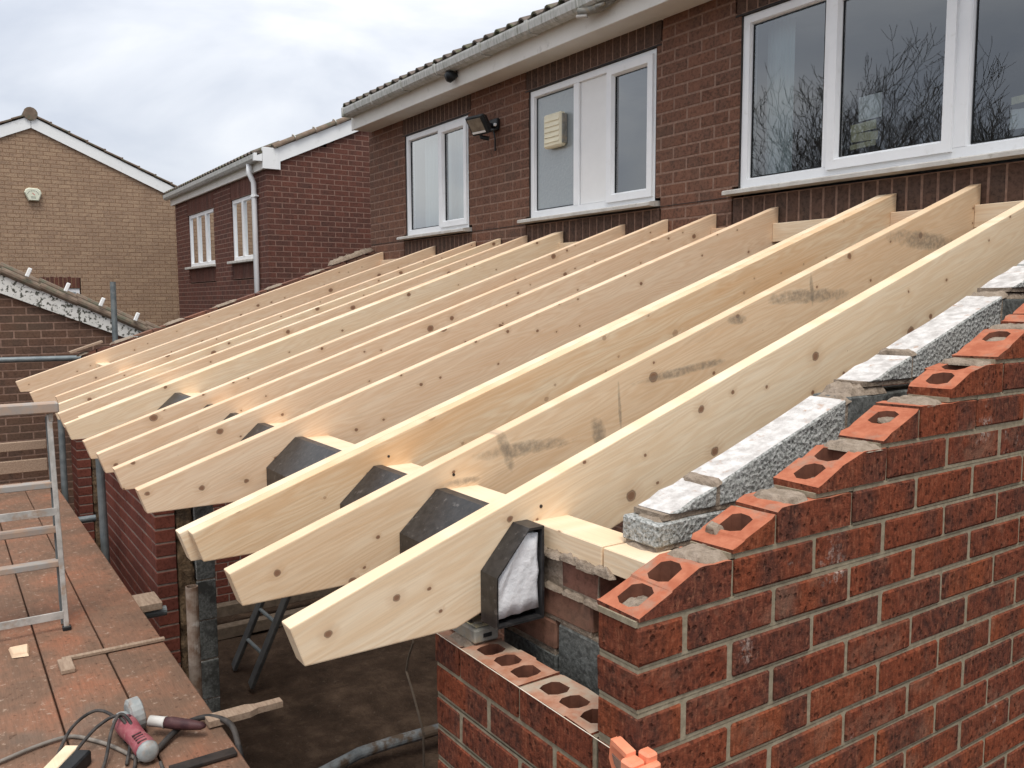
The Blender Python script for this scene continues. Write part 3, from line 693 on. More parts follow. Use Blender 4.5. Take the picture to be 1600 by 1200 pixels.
o = mk_bm('polystyrene_block', bm, M['poly'], None, None, True); tag(o, 'white polystyrene block inside the open black eaves tray', 'insulation')
stick('lintel', (-3.75, .03, -.015), (-.66, .30, .035), M['steel'], 'dark steel lintel over the wide opening under the rafters', 'lintel')
for o_, s_, q_ in ((RAF[0], .60, -.047), (RAF[1], .605, -.043), (RAF[2], .60, -.050)):
    g = G(); g.tube([(s_, -.0012, q_), (s_, .002, q_)], .0042, 8); g.make('screw', M['steel'], o_, WM[o_.name])

# ------------------------------------------------------------------ brick piers further along the front
def pier(x0, x1, label, ztop=.16):
    t = thing('brick_pier', label, 'brick pier', ((x0+x1)/2, .1, GZ), 'brick piers along the front')
    c = [q for q in rows(.160-.075*29, 0, 29, .075, .065, .215, .010, x0, x1, (), (0., .5))]
    wall(t, (0, 0, 0), (1, 0, 0), (0, -1, 0), c, M['pier'], M['piermortar'], HW, 120, rec=.003, jit=.001)
    cb = rows(-2.1, 0, 10, .225, .215, .44, .01, x0+.01, x1, (), (0., .5))
    wall(t, (0, .20, 0), (1, 0, 0), (0, -1, 0), cb, M['block'], M['slop'], .1, 0, name='block', stuffname='blockwork', ch=.004)
    # ragged insulation in the cavity, visible at the jamb
    bm = bmesh.new(); bmesh.ops.create_cube(bm, size=1)
    for v in bm.verts: v.co = Vector((x0+.03 if v.co.x < 0 else x1-.012, .110 if v.co.y < 0 else .192, -2.05 if v.co.z < 0 else .13))
    bmesh.ops.subdivide_edges(bm, edges=[e for e in bm.edges if abs((e.verts[0].co-e.verts[1].co).z) > 1], cuts=60, use_grid_fill=True)
    bmesh.ops.subdivide_edges(bm, edges=[e for e in bm.edges if abs((e.verts[0].co-e.verts[1].co).y) > .05], cuts=3, use_grid_fill=True)
    for v in bm.verts:
        if v.co.x > x1-.1: v.co += Vector((.03*noise.noise(v.co*18), .008*noise.noise(v.co*25), 0))
    mk_bm('insulation', bm, M['insul'], t, None, True)
    # block ends at the jamb
    for k in range(10):
        cbx = G(); z = -2.1+.225*k; cbx.cbox((x1+.0005, .2015, z), (x1+.004+.004*(k % 2), .2985, z+.213), .002)
        cbx.make('block', M['blockdark'], t)  # jamb ends in the darker block tone, shade put into the colour
    return t
pier(-5.262, -3.697, 'wider smooth red brick pier beside the rusty scaffold tube')
pier(-6.96+.0, -6.96+.3275, 'narrow red brick pier at the far end of the platform', )

# far gable wall
fg = thing('gable_wall', 'far red brick gable wall peeping above the last rafter', 'wall', (-6.9, 1.4, GZ))
FS = .282
def frake(y): return FS+TH*y
cg = []; g = G()
for k in range(-29, 15):
    z0 = zrow(k); z1 = z0+.065; a = .11 if k % 2 else 0.
    if k % 2: pass
    while a < D-.03:
        b = min(a+.215, D-.01)
        if frake(a) >= z1: cg.append((a, b, z0, z1))
        elif frake(b) > z0+.012:
            s = max(a, (z0-FS)/TH); kk = min(b, max(s, (z1-FS)/TH))
            P = [(s, z0), (b, z0), (b, min(z1, frake(b)))]
            if kk < b-.002: P.append((kk, z1))
            if frake(s) > z0+.003: P.append((s, frake(s)))
            mk('cut_brick', *(lambda q: (q.V, q.F))(G().prism([(p[0]-s, p[1]-z0) for p in P], 0, -.1, 0)), M['common'], fg, Matrix.Translation((-6.858, s, z0)))
        a += .225
# visible from the inside: bricks face into the room as a dark inner skin
wall(fg, (-6.858, 0, 0), (0, 1, 0), (1, 0, 0), cg, M['pier'], M['piermortar'], .1, 60, rec=.003)
for i, (y, w) in enumerate([(.12, .05), (.42, .09), (.85, .10), (1.3, .12), (1.75, .1), (2.15, .09), (2.45, .13), (2.65, .12)]):
    patch('mortar_patch', fg, (-6.90, y, frake(y)-.002+(.02 if y > 2.4 else 0)), .05, w, .012+(.022 if y > 2.4 else 0), 'y', 200+i, M['slop'])
stick_ = G(); stick_.prism([(.02, .330), (.27, .415), (.265, .430), (.015, .345)], 0, -6.93, -6.84)
o = stick_.make('slate_offcut', M['oldwood']); tag(o, 'thin offcut lying on the far gable behind the last rafter', 'offcut')

# ------------------------------------------------------------------ the house
HX0, HX1 = -6.96, 1.9; HC = .0704
hs = thing('brick_house', 'brown brick house with white framed windows and grey gutter above the rafters', 'house', (-3, D, GZ))
WIN = {'S': (-6.185, -5.077, 1.352, 2.25), 'M': (-4.214, -2.900, 1.353, 2.255), 'B': (-2.241, -.22, 1.353, 2.258)}
ops = []; sold = []
for k, (a, b, z0, z1) in WIN.items():
    ops += [(a-.006, b+.006, z0-.03, z1+.006), (a-.05, b+.05, 1.085, 1.335), (a-.05, b+.05, z1, 2.46)]
    sold += [(a-.045, b+.045, 1.092, 1.298), (a-.045, b+.045, z1+.018, 2.455)]
cells = rows(1.437+.005-HC*50, 0, 64, HC, HC-.0105, .2005, .0105, HX0, HX1, ops, (0., .5))
wall(hs, (0, D, 0), (1, 0, 0), (0, -1, 0), cells, M['brown'], M['oldmortar'], .10, 300, jt=.0105, rec=.002, ch=.0025, jit=.001)
sc = []
for a, b, z0, z1 in sold:
    n = int((b-a)/.0704)
    w = (b-a)/n
    for i in range(n): sc.append((a+i*w+.005, a+(i+1)*w-.005, z0, z1))
wall(hs, (0, D, 0), (1, 0, 0), (0, -1, 0), sc, M['soldier'], M['oldmortar'], .10, 120, rec=.002, ch=.0025, jit=.0008, name='soldier_brick')
g = G()   # horizontal chase sawn into the wall, dark slot edge
g.box((HX0+.01, D-.0025, 1.3085), (-2.30, D+.004, 1.3125)); g.make('sawn_chase', M['steel'], hs)
g = G(); g.box((HX0, D+.101, GZ), (HX0+.1, D+7, 2.5)); g.box((HX1-.1, D+.101, GZ), (HX1, D+7, 2.5)); g.make('side_wall', M['brown'], hs)
# windows
def pane(parent, x0, x1, z0, z1, y, mat):
    c = ((x0+x1)/2, y, (z0+z1)/2); V = [(x0-c[0], 0, z0-c[2]), (x1-c[0], 0, z0-c[2]), (x1-c[0], 0, z1-c[2]), (x0-c[0], 0, z1-c[2])]
    return mk('pane', V, [(0, 1, 2, 3)], mat, parent, Matrix.Translation(c))
def ringg(g, x0, x1, z0, z1, w, y0, y1, splay=.012):
    """mitred frame ring with a sloped inner bead; front face at y0"""
    o = [(x0, z0), (x1, z0), (x1, z1), (x0, z1)]; i = [(x0+w, z0+w), (x1-w, z0+w), (x1-w, z1-w), (x0+w, z1-w)]
    j = [(x0+w+splay, z0+w+splay), (x1-w-splay, z0+w+splay), (x1-w-splay, z1-w-splay), (x0+w+splay, z1-w-splay)]
    V = [(x, y1, z) for x, z in o]+[(x, y0, z) for x, z in o]+[(x, y0, z) for x, z in i]+[(x, y0+.022, z) for x, z in j]+[(x, y1, z) for x, z in j]
    F = []
    for a in (0, 4, 8, 12):
        for k in range(4): F.append((a+k, a+(k+1) % 4, a+4+(k+1) % 4, a+4+k))
    g.add(V, F)
    # gasket line
    return (x0+w+splay, x1-w-splay, z0+w+splay, z1-w-splay)
def window(key, lights, label=None):
    """lights: list of (x0,x1,kind) kind: fix, sash, panel, frost"""
    a, b, z0, z1 = WIN[key]; y = D+.012
    g = G(); ringg(g, a, b, z0, z1, .042, y, y+.06, .004)
    for (l, r) in zip(lights[:-1], lights[1:]):
        xm = (l[1]+r[0])/2; w = max(.02, (r[0]-l[1])/2)
        g.cbox((xm-w, y+.001, z0+.042), (xm+w, y+.058, z1-.042), .004)
    fr = g.make('window', M['upvc'], hs, Matrix.Translation((0, 0, 0)))
    for (x0, x1, kd) in lights:
        za, zb = z0+.042, z1-.042
        if kd in ('sash', 'frostsash'):
            s = G(); q = ringg(s, x0-.016, x1+.016, za-.014, zb+.014, .044, y-.016, y+.03, .012); s.make('sash', M['upvc'], fr)
            gk = G(); ringg(gk, q[0]-.001, q[1]+.001, q[2]-.001, q[3]+.001, .003, y+.012, y+.03, .001); gk.make('gasket', M['blackm'], fr)
            pane(fr, q[0], q[1], q[2], q[3], y+.018, M['frost' if kd[0] == 'f' and kd != 'fix' and 'frost' in kd else 'glass'])
        elif kd == 'panel':
            p = G(); p.cbox((x0+.004, y+.016, za+.004), (x1-.004, y+.03, zb-.004), .003); p.make('panel', M['white'], fr)
            gk = G(); gk.box((x0-.001, y+.03, za), (x1+.001, y+.034, zb)); gk.make('gasket', M['blackm'], fr)
        else:
            s = G(); q = ringg(s, x0, x1, za, zb, .003, y+.006, y+.03, .010); s.make('bead', M['upvc'], fr)
            gk = G(); ringg(gk, q[0]-.001, q[1]+.001, q[2]-.001, q[3]+.001, .003, y+.016, y+.03, .001); gk.make('gasket', M['blackm'], fr)
            pane(fr, q[0], q[1], q[2], q[3], y+.022, M['frost' if kd == 'frost' else 'glass'])
    g = G(); xa, xb = a-.055, b+.03
    g.prism([(D+.05, z0-.001), (D-.065, z0-.012), (D-.075, z0-.018), (D-.075, z0-.036), (D-.03, z0-.040), (D+.05, z0-.032)], 0, xa, xb); g.make('sill', M['sill'], fr)
    # reveals with rough mastic edge
    g = G(); g.box((a-.007, D+.003, z0), (a-.001, D+.09, z1)); g.box((b+.001, D+.003, z0), (b+.007, D+.09, z1)); g.box((a-.045, D-.004, z1+.003), (b+.045, D+.09, z1+.012)); g.make('reveal', M['steel'], fr)
    # dark room behind
    g = G(); X0, X1, Y0, Y1, Z0, Z1 = a-.3, b+.3, D+.105, D+3., z0-.6, z1+.15
    V = [(X0, Y0, Z0), (X1, Y0, Z0), (X1, Y1, Z0), (X0, Y1, Z0), (X0, Y0, Z1), (X1, Y0, Z1), (X1, Y1, Z1), (X0, Y1, Z1)]
    g.add(V, [(0, 1, 2, 3), (4, 7, 6, 5), (1, 5, 6, 2), (2, 6, 7, 3), (3, 7, 4, 0)]); g.make('room', M['room'], fr, fix=False)
    return fr
fS = window('S', [(-6.143, -5.60, 'fix'), (-5.535, -5.119, 'sash')])
fM = window('M', [(-4.172, -3.715, 'frost'), (-3.655, -3.375, 'panel'), (-3.335, -2.942, 'sash')])
fB = window('B', [(-2.199, -1.730, 'fix'), (-1.680, -1.085, 'sash'), (-1.012, -.262, 'fix')])
# curtains and things just inside
def curtain(parent, x0, x1, z0, z1, y, amp=.02, n=24):
    V = []; F = []
    for i in range(n+1):
        x = x0+(x1-x0)*i/n; yy = y+amp*math.sin(i*1.7)+amp*.5*math.sin(i*.9+1)
        V += [(x, yy, z0), (x, yy, z1)]
    for i in range(n): F.append((2*i, 2*i+2, 2*i+3, 2*i+1))
    mk('curtain', V, F, M['curtain'], parent, smooth=True)
curtain(fB, -2.20, -2.02, 1.38, 2.23, D+.16, .006)
curtain(fS, -6.14, -5.25, 1.38, 2.22, D+.17, .02, 40)
g = G(); g.box((-5.45, D+.11, 1.40), (-5.15, D+.16, 1.44)); g.prism([(-5.34, 1.40), (-5.24, 1.40), (-5.29, 1.50)], 1, D+.10, D+.12); g.make('windowsill_clutter', M['paper'], fS)
curtain(fM, -3.36, -2.9, 1.38, 1.43, D+.10, .01)
def note(x0, x1, z0, z1, mat, label, tilt=0.):
    c = ((x0+x1)/2, D+.046, (z0+z1)/2); w, h = (x1-x0)/2, (z1-z0)/2
    n = 4; V = []; F = []
    for i in range(n+1):
        for j in (-1, 1): V.append((-w+2*w*i/n, .002*math.sin(i*2.), j*h)); 
    for i in range(n): F.append((2*i, 2*i+2, 2*i+3, 2*i+1))
    T = Matrix.Translation(c) @ Matrix.Rotation(tilt, 4, 'Y')
    o = mk('paper_note', V, F, M[mat], None, T); tag(o, label, 'paper', 'papers stuck inside the large window'); return o
note(-1.555, -1.435, 1.597, 1.71, 'paper', 'square white paper stuck high in the middle pane of the large window', -.03)
note(-1.595, -1.46, 1.545, 1.588, 'ypaper', 'yellowish paper strip just under the square white paper', -.06)
note(-1.592, -1.45, 1.500, 1.540, 'ypaper', 'yellowish paper strip second from the bottom in the middle pane', .03)
note(-1.595, -1.46, 1.470, 1.494, 'ypaper', 'narrow bottom paper strip in the middle pane of the large window', -.05)
note(-.85, -.75, 1.545, 1.575, 'ypaper', 'short yellowish strip in the right pane at the picture edge', -.06)
note(-.852, -.74, 1.440, 1.520, 'paper', 'pale paper low in the right pane at the picture edge', .04)
# fascia, soffit, gutter
YF = 2.569
g = G(); g.cbox((HX0+.06, YF, 2.398), (HX1, YF+.018, 2.60), .003); g.make('fascia', M['fascia'], hs)
g = G(); g.box((HX0+.06, YF+.019, 2.404), (HX1, D+.10, 2.412)); g.make('soffit', M['fascia'], hs)
g = G(); yo = YF-.112
prof = [(YF-.004, 2.592), (YF-.004, 2.528), (YF-.020, 2.515), (yo+.025, 2.515), (yo+.008, 2.530), (yo, 2.572), (yo, 2.586), (yo+.007, 2.586), (yo+.007, 2.574), (yo+.014, 2.536), (yo+.03, 2.521), (YF-.022, 2.521), (YF-.010, 2.531), (YF-.010, 2.592)]
g.prism(prof, 0, HX0+.12, HX1); gu = g.make('gutter', M['gutter'], hs)
g = G(); g.cbox((HX0+.095, yo-.006, 2.508), (HX0+.125, YF-.002, 2.594), .004); g.make('stop_end', M['gutter'], gu)
for x in (-6.23, -5.635, -5.05, -4.388, -3.797, -3.268, -2.6):
    g = G(); P = [(YF-.002, 2.60), (YF-.002, 2.520), (YF-.02, 2.507), (yo+.022, 2.507), (yo+.002, 2.526), (yo-.006, 2.570), (yo-.006, 2.592), (yo+.004, 2.592), (yo+.004, 2.58), (yo+.010, 2.53), (yo+.026, 2.5145), (YF-.02, 2.5145), (YF-.008, 2.527), (YF-.008, 2.60)]
    g.prism(P, 0, x-.016, x+.016); g.make('gutter_bracket', M['gutter'], gu)
# roof: slab and a first course of roll tiles
g = G(); g.prism([(YF-.05, 2.600), (YF+5.2, 4.75), (YF+5.2, 4.70), (YF-.05, 2.56+.03)], 0, HX0+.02, HX1); g.make('roof', M['tile'], hs)
def tilemesh(name, w, L, rolls=2, h=.028, th=.014):
    V = []; F = []; n = 16
    for i in range(n+1):
        u = i/n; x = u*w; z = h*max(0, math.sin(u*rolls*2*math.pi-.6))**.8
        V += [(x, 0, z), (x, L, z), (x, 0, z-th), (x, L, z-th)]
    for i in range(n):
        a = 4*i; F += [(a, a+4, a+5, a+1), (a+2, a+3, a+7, a+6), (a, a+2, a+6, a+4)]
    F += [(0, 1, 3, 2), (4*n, 4*n+2, 4*n+3, 4*n+1)]
    me = bpy.data.meshes.new(name); me.from_pydata(V, [], F); me.materials.append(M['tile']); fixn(me); return me
tm = tilemesh('roof_tile', .30, .42); pit = math.atan(2.15/5.25)
for i in range(30):
    x = HX0+.03+i*.297
    if x > HX1-.3: break
    for r in range(2):
        inst('roof_tile', tm, hs, Matrix.Translation((x, YF-.075+r*.34*math.cos(pit), 2.617+r*.34*math.sin(pit)+.012*r)) @ Matrix.Rotation(pit-.02, 4, 'X') @ Matrix.Rotation(random.uniform(-.01, .01), 4, 'Z'))

# floodlight, small fascia lamp, top sensor lamp, extractor
fl = thing('floodlight', 'black floodlight with square glass face on the wall between two windows', 'floodlight', (-4.66, D, 2.10))
R_ = Matrix.Translation((-4.60, D-.20, 2.065)) @ Matrix.Rotation(math.radians(10), 4, 'Z') @ Matrix.Rotation(math.radians(34), 4, 'X') @ Matrix.Scale(.86, 4)
g = G(); V, F = chbox((-.105, -.02, -.085), (.105, .02, .085), .006); g.add(V, F)
V = [(-.10, .02, -.08), (.10, .02, -.08), (.10, .02, .08), (-.10, .02, .08), (-.06, .085, -.045), (.06, .085, -.045), (.06, .085, .045), (-.06, .085, .045)]
g.add(V, [(0, 1, 5, 4), (1, 2, 6, 5), (2, 3, 7, 6), (3, 0, 4, 7), (4, 5, 6, 7)])
g.make('housing', M['blackm'], fl, R_)
g = G(); g.cbox((-.084, -.024, -.066), (.084, -.0205, .066), .001); g.make('lens', M['lens'], fl, R_)
g = G(); g.box((-.084, -.0265, -.066), (.084, -.0245, -.048)); g.make('reflector_edge', M['white'], fl, R_)
g = G(); g.tube([(-4.60, D-.19, 2.04), (-4.62, D-.10, 2.075), (-4.66, D-.012, 2.09)], .022, 8); g.cbox((-4.72, D-.03, 2.05), (-4.60, D-.001, 2.14), .006)
g.make('bracket', M['blackm'], fl)
g = G(); g.tube([(-4.66, D-.115, 2.07), (-4.66, D-.13, 2.07)], .014, 8); g.tube([(-4.60, D-.04, 2.085), (-4.60, D-.055, 2.085)], .012, 8); g.make('bolt', M['white'], fl)
g = G(); g.tube([(-4.63, D-.16, 2.02), (-4.63, D-.15, 1.985), (-4.60, D-.10, 1.975)], .017, 8); g.make('sensor', M['blackm'], fl)
g = G(); g.tube([(-4.66, D-.02, 2.05), (-4.64, D-.02, 1.98), (-4.655, D-.012, 1.90)], .006, 6); g.make('cable', M['blackm'], fl)
lp = thing('fascia_lamp', 'small dark heart shaped lamp hanging on the cream fascia', 'lamp', (-4.875, YF, 2.48))
g = G(); g.tube([(-4.875, YF-.005, 2.49), (-4.885, YF-.03, 2.482), (-4.90, YF-.065, 2.470), (-4.905, YF-.085, 2.462)], [.016, .035, .046, .030], 12); g.make('shade', M['blackm'], lp, smooth=True)
g = G(); g.tube([(-4.86, YF-.01, 2.50), (-4.862, YF-.03, 2.53), (-4.87, YF-.02, 2.55)], .006, 6); g.make('wire', M['blackm'], lp)
bl = thing('security_light', 'grimy pale twin lamp under the gutter above the middle window', 'lamp', (-3.15, YF, 2.52))
g = G(); g.tube([(-3.26, YF-.10, 2.505), (-3.20, YF-.07, 2.497), (-3.10, YF-.05, 2.50), (-3.0, YF-.03, 2.52)], [.018, .026, .026, .015], 9); g.make('housing', M['levelg'], bl, smooth=True)
g = G(); g.tube([(-3.27, YF-.10, 2.475), (-3.20, YF-.075, 2.468)], [.013, .012], 8); g.make('lamp_head', M['sill'], bl, smooth=True); g = G(); g.tube([(-3.10, YF-.09, 2.49), (-3.04, YF-.075, 2.495)], [.014, .012], 8); g.make('lamp_head', M['levelg'], bl, smooth=True)
ev = thing('extractor_vent', 'cream louvred extractor vent set in the obscured pane', 'vent', (-3.90, D, 1.94))
g = G(); g.cbox((-4.012, D-.024, 1.818), (-3.812, D+.03, 2.05), .012); g.make('casing', M['cream'], ev)
g = G(); g.cbox((-3.8115, D-.014, 1.835), (-3.803, D+.03, 2.035), .003); g.make('side_shade', M['levelg'], ev)  # grey strip standing in for shade on the side of the casing
for i in range(5):
    z = 1.846+i*.036
    g = G(); g.prism([(D-.0235, z+.004), (D-.030, z+.006), (D-.0235, z+.031)], 0, -3.992, -3.828); g.make('louvre', M['cream'], ev)

# ------------------------------------------------------------------ neighbouring red house
XR, YR = -10.17, 2.80; VS = .455
rh = thing('brick_house', 'dark red brick neighbour with white bargeboard and two narrow windows', 'house', (-12.5, YR, GZ))
def rv(y): return 2.70+VS*(y-2.98)       # underside of the verge tiles
cs = [c for c in rows(-2.1, 0, 80, .0704, .0600, .2005, .0104, YR+.001, YR+2.6, (), (0., .5)) if c[3] < rv(c[0])-.02 and c[2] > .3]
wall(rh, (XR, 0, 0), (0, 1, 0), (1, 0, 0), cs, M['redhouse'], M['redmortar'], .1, 190, rec=.0015, ch=.002, jit=.0008)
W1 = (-14.28, -12.72, 1.345, 2.205); W2 = (-11.76, -10.68, 1.345, 2.215)
op = []
for a, b, z0, z1 in (W1, W2): op += [(a-.01, b+.01, z0-.05, z1+.01), (a-.03, b+.03, 1.08, 1.31), (a-.03, b+.03, z1, 2.5)]
cs = [c for c in rows(-2.1, 0, 66, .0704, .0600, .2005, .0104, -15.17, XR-.0995, op, (0., .5)) if c[2] > .3]
wall(rh, (0, YR, 0), (1, 0, 0), (0, -1, 0), cs, M['redhouse'], M['redmortar'], .0995, 110, rec=.0015, ch=.002, jit=.0008)
cs = []
for a, b, z0, z1 in (W1, W2):
    for za, zb in ((1.085, 1.30), (z1+.012, 2.46)):
        n = round((b-a+.05)/.0704); w = (b-a+.05)/n
        cs += [(a-.025+i*w+.005, a-.025+(i+1)*w-.005, za, zb) for i in range(n)]
wall(rh, (0, YR, 0), (1, 0, 0), (0, -1, 0), cs, M['redhouse'], M['redmortar'], .0995, 60, rec=.0015, ch=.002, name='soldier_brick')
g = G(); g.box((-15.17, YR+.101, GZ), (XR-.101, YR+7, 2.45)); g.box((-15.17, YR+.002, GZ), (XR-.002, YR+.1, .36)); g.box((XR-.1, YR+.102, GZ), (XR-.002, YR+6.9, .36)); g.make('inner_wall', M['redhouse'], rh)
g = G(); g.prism([(YR+.0, 2.45), (YR+3.5, 2.45), (YR+3.5, rv(YR+3.5)), (YR+.0, rv(YR))], 0, XR-.35, XR-.11); g.make('gable_backing', M['redhouse'], rh)
for a, b, z0, z1, mull in ((*W1, (-13.74, -13.23)), (*W2, (-11.28,))):
    g = G(); y = YR+.02; q = ringg(g, a, b, z0, z1, .05, y, y+.05, .01)
    fr = g.make('window', M['upvc'], rh)
    e_ = [a+.05]+[m for m in mull]+[b-.05]
    for m in mull:
        g = G(); g.cbox((m-.04, y-.006, z0+.05), (m+.04, y+.05, z1-.05), .004); g.make('mullion', M['upvc'], fr)
    for i in range(len(e_)-1):
        pane(fr, e_[i]+(.04 if i else .01), e_[i+1]-(.04 if i < len(e_)-2 else .01), z0+.06, z1-.06, y+.022, M['glass'])
    g = G(); X0, X1, Y0, Y1, Z0, Z1 = a+.01, b-.01, y+.051, y+1.2, z0, z1
    V = [(X0, Y0, Z0), (X1, Y0, Z0), (X1, Y1, Z0), (X0, Y1, Z0), (X0, Y0, Z1), (X1, Y0, Z1), (X1, Y1, Z1), (X0, Y1, Z1)]
    g.add(V, [(0, 1, 2, 3), (4, 7, 6, 5), (1, 5, 6, 2), (2, 6, 7, 3), (3, 7, 4, 0)]); g.make('room', M['room'], fr, fix=False)
    curtain(fr, a+.06, b-.06, z0+.05, z1-.05, y+.12, .02, 30)
    g = G(); g.cbox((a-.06, YR-.075, z0-.045), (b+.04, YR+.06, z0-.008), .005); g.make('sill', M['sill'], fr)
FY = 2.752
g = G(); g.cbox((-15.3, FY, 2.462), (XR-.003, FY+.02, 2.665), .003); g.make('fascia', M['fascia'], rh)
g = G(); g.box((-15.3, FY+.021, 2.468), (XR-.003, YR+.09, 2.476)); g.make('soffit', M['fascia'], rh)
g = G(); P = [(FY-.003, 2.655), (FY-.003, 2.60), (FY-.03, 2.568), (FY-.075, 2.568), (FY-.10, 2.60), (FY-.105, 2.655), (FY-.098, 2.655), (FY-.094, 2.603), (FY-.072, 2.575), (FY-.033, 2.575), (FY-.010, 2.603), (FY-.010, 2.655)]
g.prism(P, 0, -15.4, XR+.0); gr_ = g.make('gutter', M['gutter'], rh)
g = G(); g.cbox((XR-.03, FY-.108, 2.56), (XR+.03, FY-.002, 2.66), .004); g.make('stop_end', M['barge'], gr_)
g = G(); g.tube([(-10.55, FY-.05, 2.57), (-10.55, FY-.05, 2.45), (-10.54, FY-.02, 2.38), (-10.535, FY+.0, 2.33), (-10.535, FY+.0, GZ)], .036, 10); dp = g.make('downpipe', M['upvc'], rh, smooth=True)
g = G(); g.tube([(-10.535, FY, 2.14), (-10.535, FY, 2.17)], .045, 10); g.cbox((-10.60, FY-.01, 2.145), (-10.47, FY+.045, 2.165), .003); g.make('pipe_clip', M['upvc'], dp)
g = G(); g.cbox((XR-.002, 2.752, 2.468), (XR+.045, 2.958, 2.74), .003); g.make('box_end', M['barge'], rh)
g = G(); P = [(2.958, 2.470), (2.985, 2.470), (2.985, 2.575), (5.6, 2.575+VS*2.615), (5.6, 2.765+VS*2.615), (2.958, 2.750)]
g.prism(P, 0, XR+.002, XR+.035); g.make('bargeboard', M['barge'], rh)
g = G(); g.prism([(FY-.07, 2.665), (YR+4.2, 2.665+VS*4.32), (YR+4.2, 2.60+VS*4.32), (FY-.07, 2.63)], 0, -15.3, XR+.03); g.make('roof', M['tile'], rh)
ra = math.atan(VS)
for i in range(17):
    inst('roof_tile', tm, rh, Matrix.Translation((-15.28+i*.30, FY-.10, 2.672)) @ Matrix.Rotation(ra, 4, 'X'))
vt = None
for i in range(9):
    s = i*.315
    g = G(); n = 8; V = []; F = []
    for j, l in enumerate((0, .33)):
        for k in range(n+1):
            an = math.pi*(k/n)*1.1-.3; r_ = .055-.008*j; V.append((r_*math.cos(an), l, r_*math.sin(an)*.9))
    for k in range(n): F.append((k, k+1, n+2+k, n+1+k))
    F.append(tuple(range(n, -1, -1))); F.append(tuple(range(n+1, 2*n+2)))
    g.add(V, F)
    T = Matrix.Translation((XR+.02, 2.90+s*math.cos(ra), 2.745+s*math.sin(ra))) @ Matrix.Rotation(ra+.03, 4, 'X')
    vt = g.make('verge_tile', M['vergetile'], rh, T)
    g = G(); g.tube([(0, .322, .012), (0, .335, .012)], .052, 9); g.make('tile_clip', M['sill'], vt, T)

# ------------------------------------------------------------------ tan gable house
XT = -16.7
th = thing('brick_house', 'tan brick gable house with white bargeboards and an alarm box', 'house', (XT-3, .75, GZ))
def tv(y): return 3.95-.452*abs(y-.75)
cs = [c for c in rows(-2.1, 0, 90, .0704, .0605, .2005, .010, -1.6, 3.6, [(.75, 1.42, .5, 1.235)], (0., .5)) if c[3] < tv((c[0]+c[1])/2)+.03 and c[2] > -.4]
wall(th, (XT, 0, 0), (0, 1, 0), (1, 0, 0), cs, M['tan'], M['tanmortar'], .1, 0, rec=.0015, ch=.002, jit=.0006)
cs = [(.775+i*.0704+.004, .775+(i+1)*.0704-.006, 1.022, 1.225) for i in range(9)]
wall(th, (XT, 0, 0), (0, 1, 0), (1, 0, 0), cs, M['redhouse'], M['tanmortar'], .1, 20, rec=.0015, ch=.002, name='soldier_brick')
g = G(); g.prism([(-1.6, GZ), (3.6, GZ), (3.6, tv(3.6)-.05), (.75, tv(.75)-.05), (-1.6, tv(-1.6)-.05)], 0, XT-7, XT-.102); g.make('inner_wall', M['tan'], th)
g = G(); g.box((XT-.09, .78, -.2), (XT-.02, 1.395, 1.010)); wf = g.make('window', M['upvc'], th)
mk('pane', [(0, -.24, -.4), (0, .24, -.4), (0, .24, .35), (0, -.24, .35)], [(0, 1, 2, 3)], M['glass'], wf, Matrix.Translation((XT-.015, 1.09, .60)))
for s, y1 in ((1, 3.75), (-1, -2.1)):
    g = G(); a = .75+s*.004; zt0, zt1 = 4.052, 4.052-.452*abs(y1-.75)
    g.prism([(a, zt0-.205), (y1, zt1-.205), (y1, zt1), (a, zt0)], 0, XT+.002, XT+.035); g.make('bargeboard', M['barge'], th)
    n = int(abs(y1-.75)/.29)
    for i in range(n+1):
        ya = .75+s*(i*.29); za = 4.06-.452*abs(ya-.75)
        g = G(); g.cbox((-.25, 0, 0), (.06, .32, .032), .006)
        T = Matrix.Translation((XT, ya, za+.012)) @ (Matrix.Rotation(-math.atan(.452)+.035, 4, 'X') if s > 0 else Matrix.Rotation(math.pi, 4, 'Z') @ Matrix.Rotation(-math.atan(.452)+.035, 4, 'X') @ Matrix.Translation((.19, 0, 0)))
        v_ = g.make('verge_tile', M['vergetile'], th, T)
        if s > 0:
            g = G(); g.cbox((.03, .0, .03), (.055, .03, .055), .004); g.make('tile_clip', M['vergetile'], v_, T)
g = G(); g.prism([(.75, 4.06), (3.9, 4.06-.452*3.15), (3.9, 4.0-.452*3.15), (.75, 4.0), (-2.2, 4.0-.452*2.95), (-2.2, 4.06-.452*2.95)], 0, XT-7, XT+.03); g.make('roof', M['tile'], th)
g = G(); g.tube([(XT+.07, .75, 4.09), (XT-.35, .75, 4.09)], .115, 14); g.make('ridge_tile', M['vergetile'], th)
al = thing('alarm_box', 'pale rounded burglar alarm box on the tan gable', 'alarm box', (XT, .72, 2.68))
P = [(-.075, -.115), (.085, -.115), (.135, .02), (.118, .075), (.08, .105), (-.06, .112), (-.115, .085), (-.138, .03)]
g = G(); n = len(P); V = [(0, y, z) for y, z in P]+[(.055, y, z) for y, z in P]+[(.075, y*.88, z*.88) for y, z in P]
g.add(V, [tuple(range(n-1, -1, -1)), tuple(range(2*n, 3*n))]+[(k, (k+1) % n, n+(k+1) % n, n+k) for k in range(n)]+[(n+k, n+(k+1) % n, 2*n+(k+1) % n, 2*n+k) for k in range(n)])
g.make('casing', M['cream2'] if 'cream2' in M else M['sill'], al, Matrix.Translation((XT+.001, .72, 2.68)))
g = G()
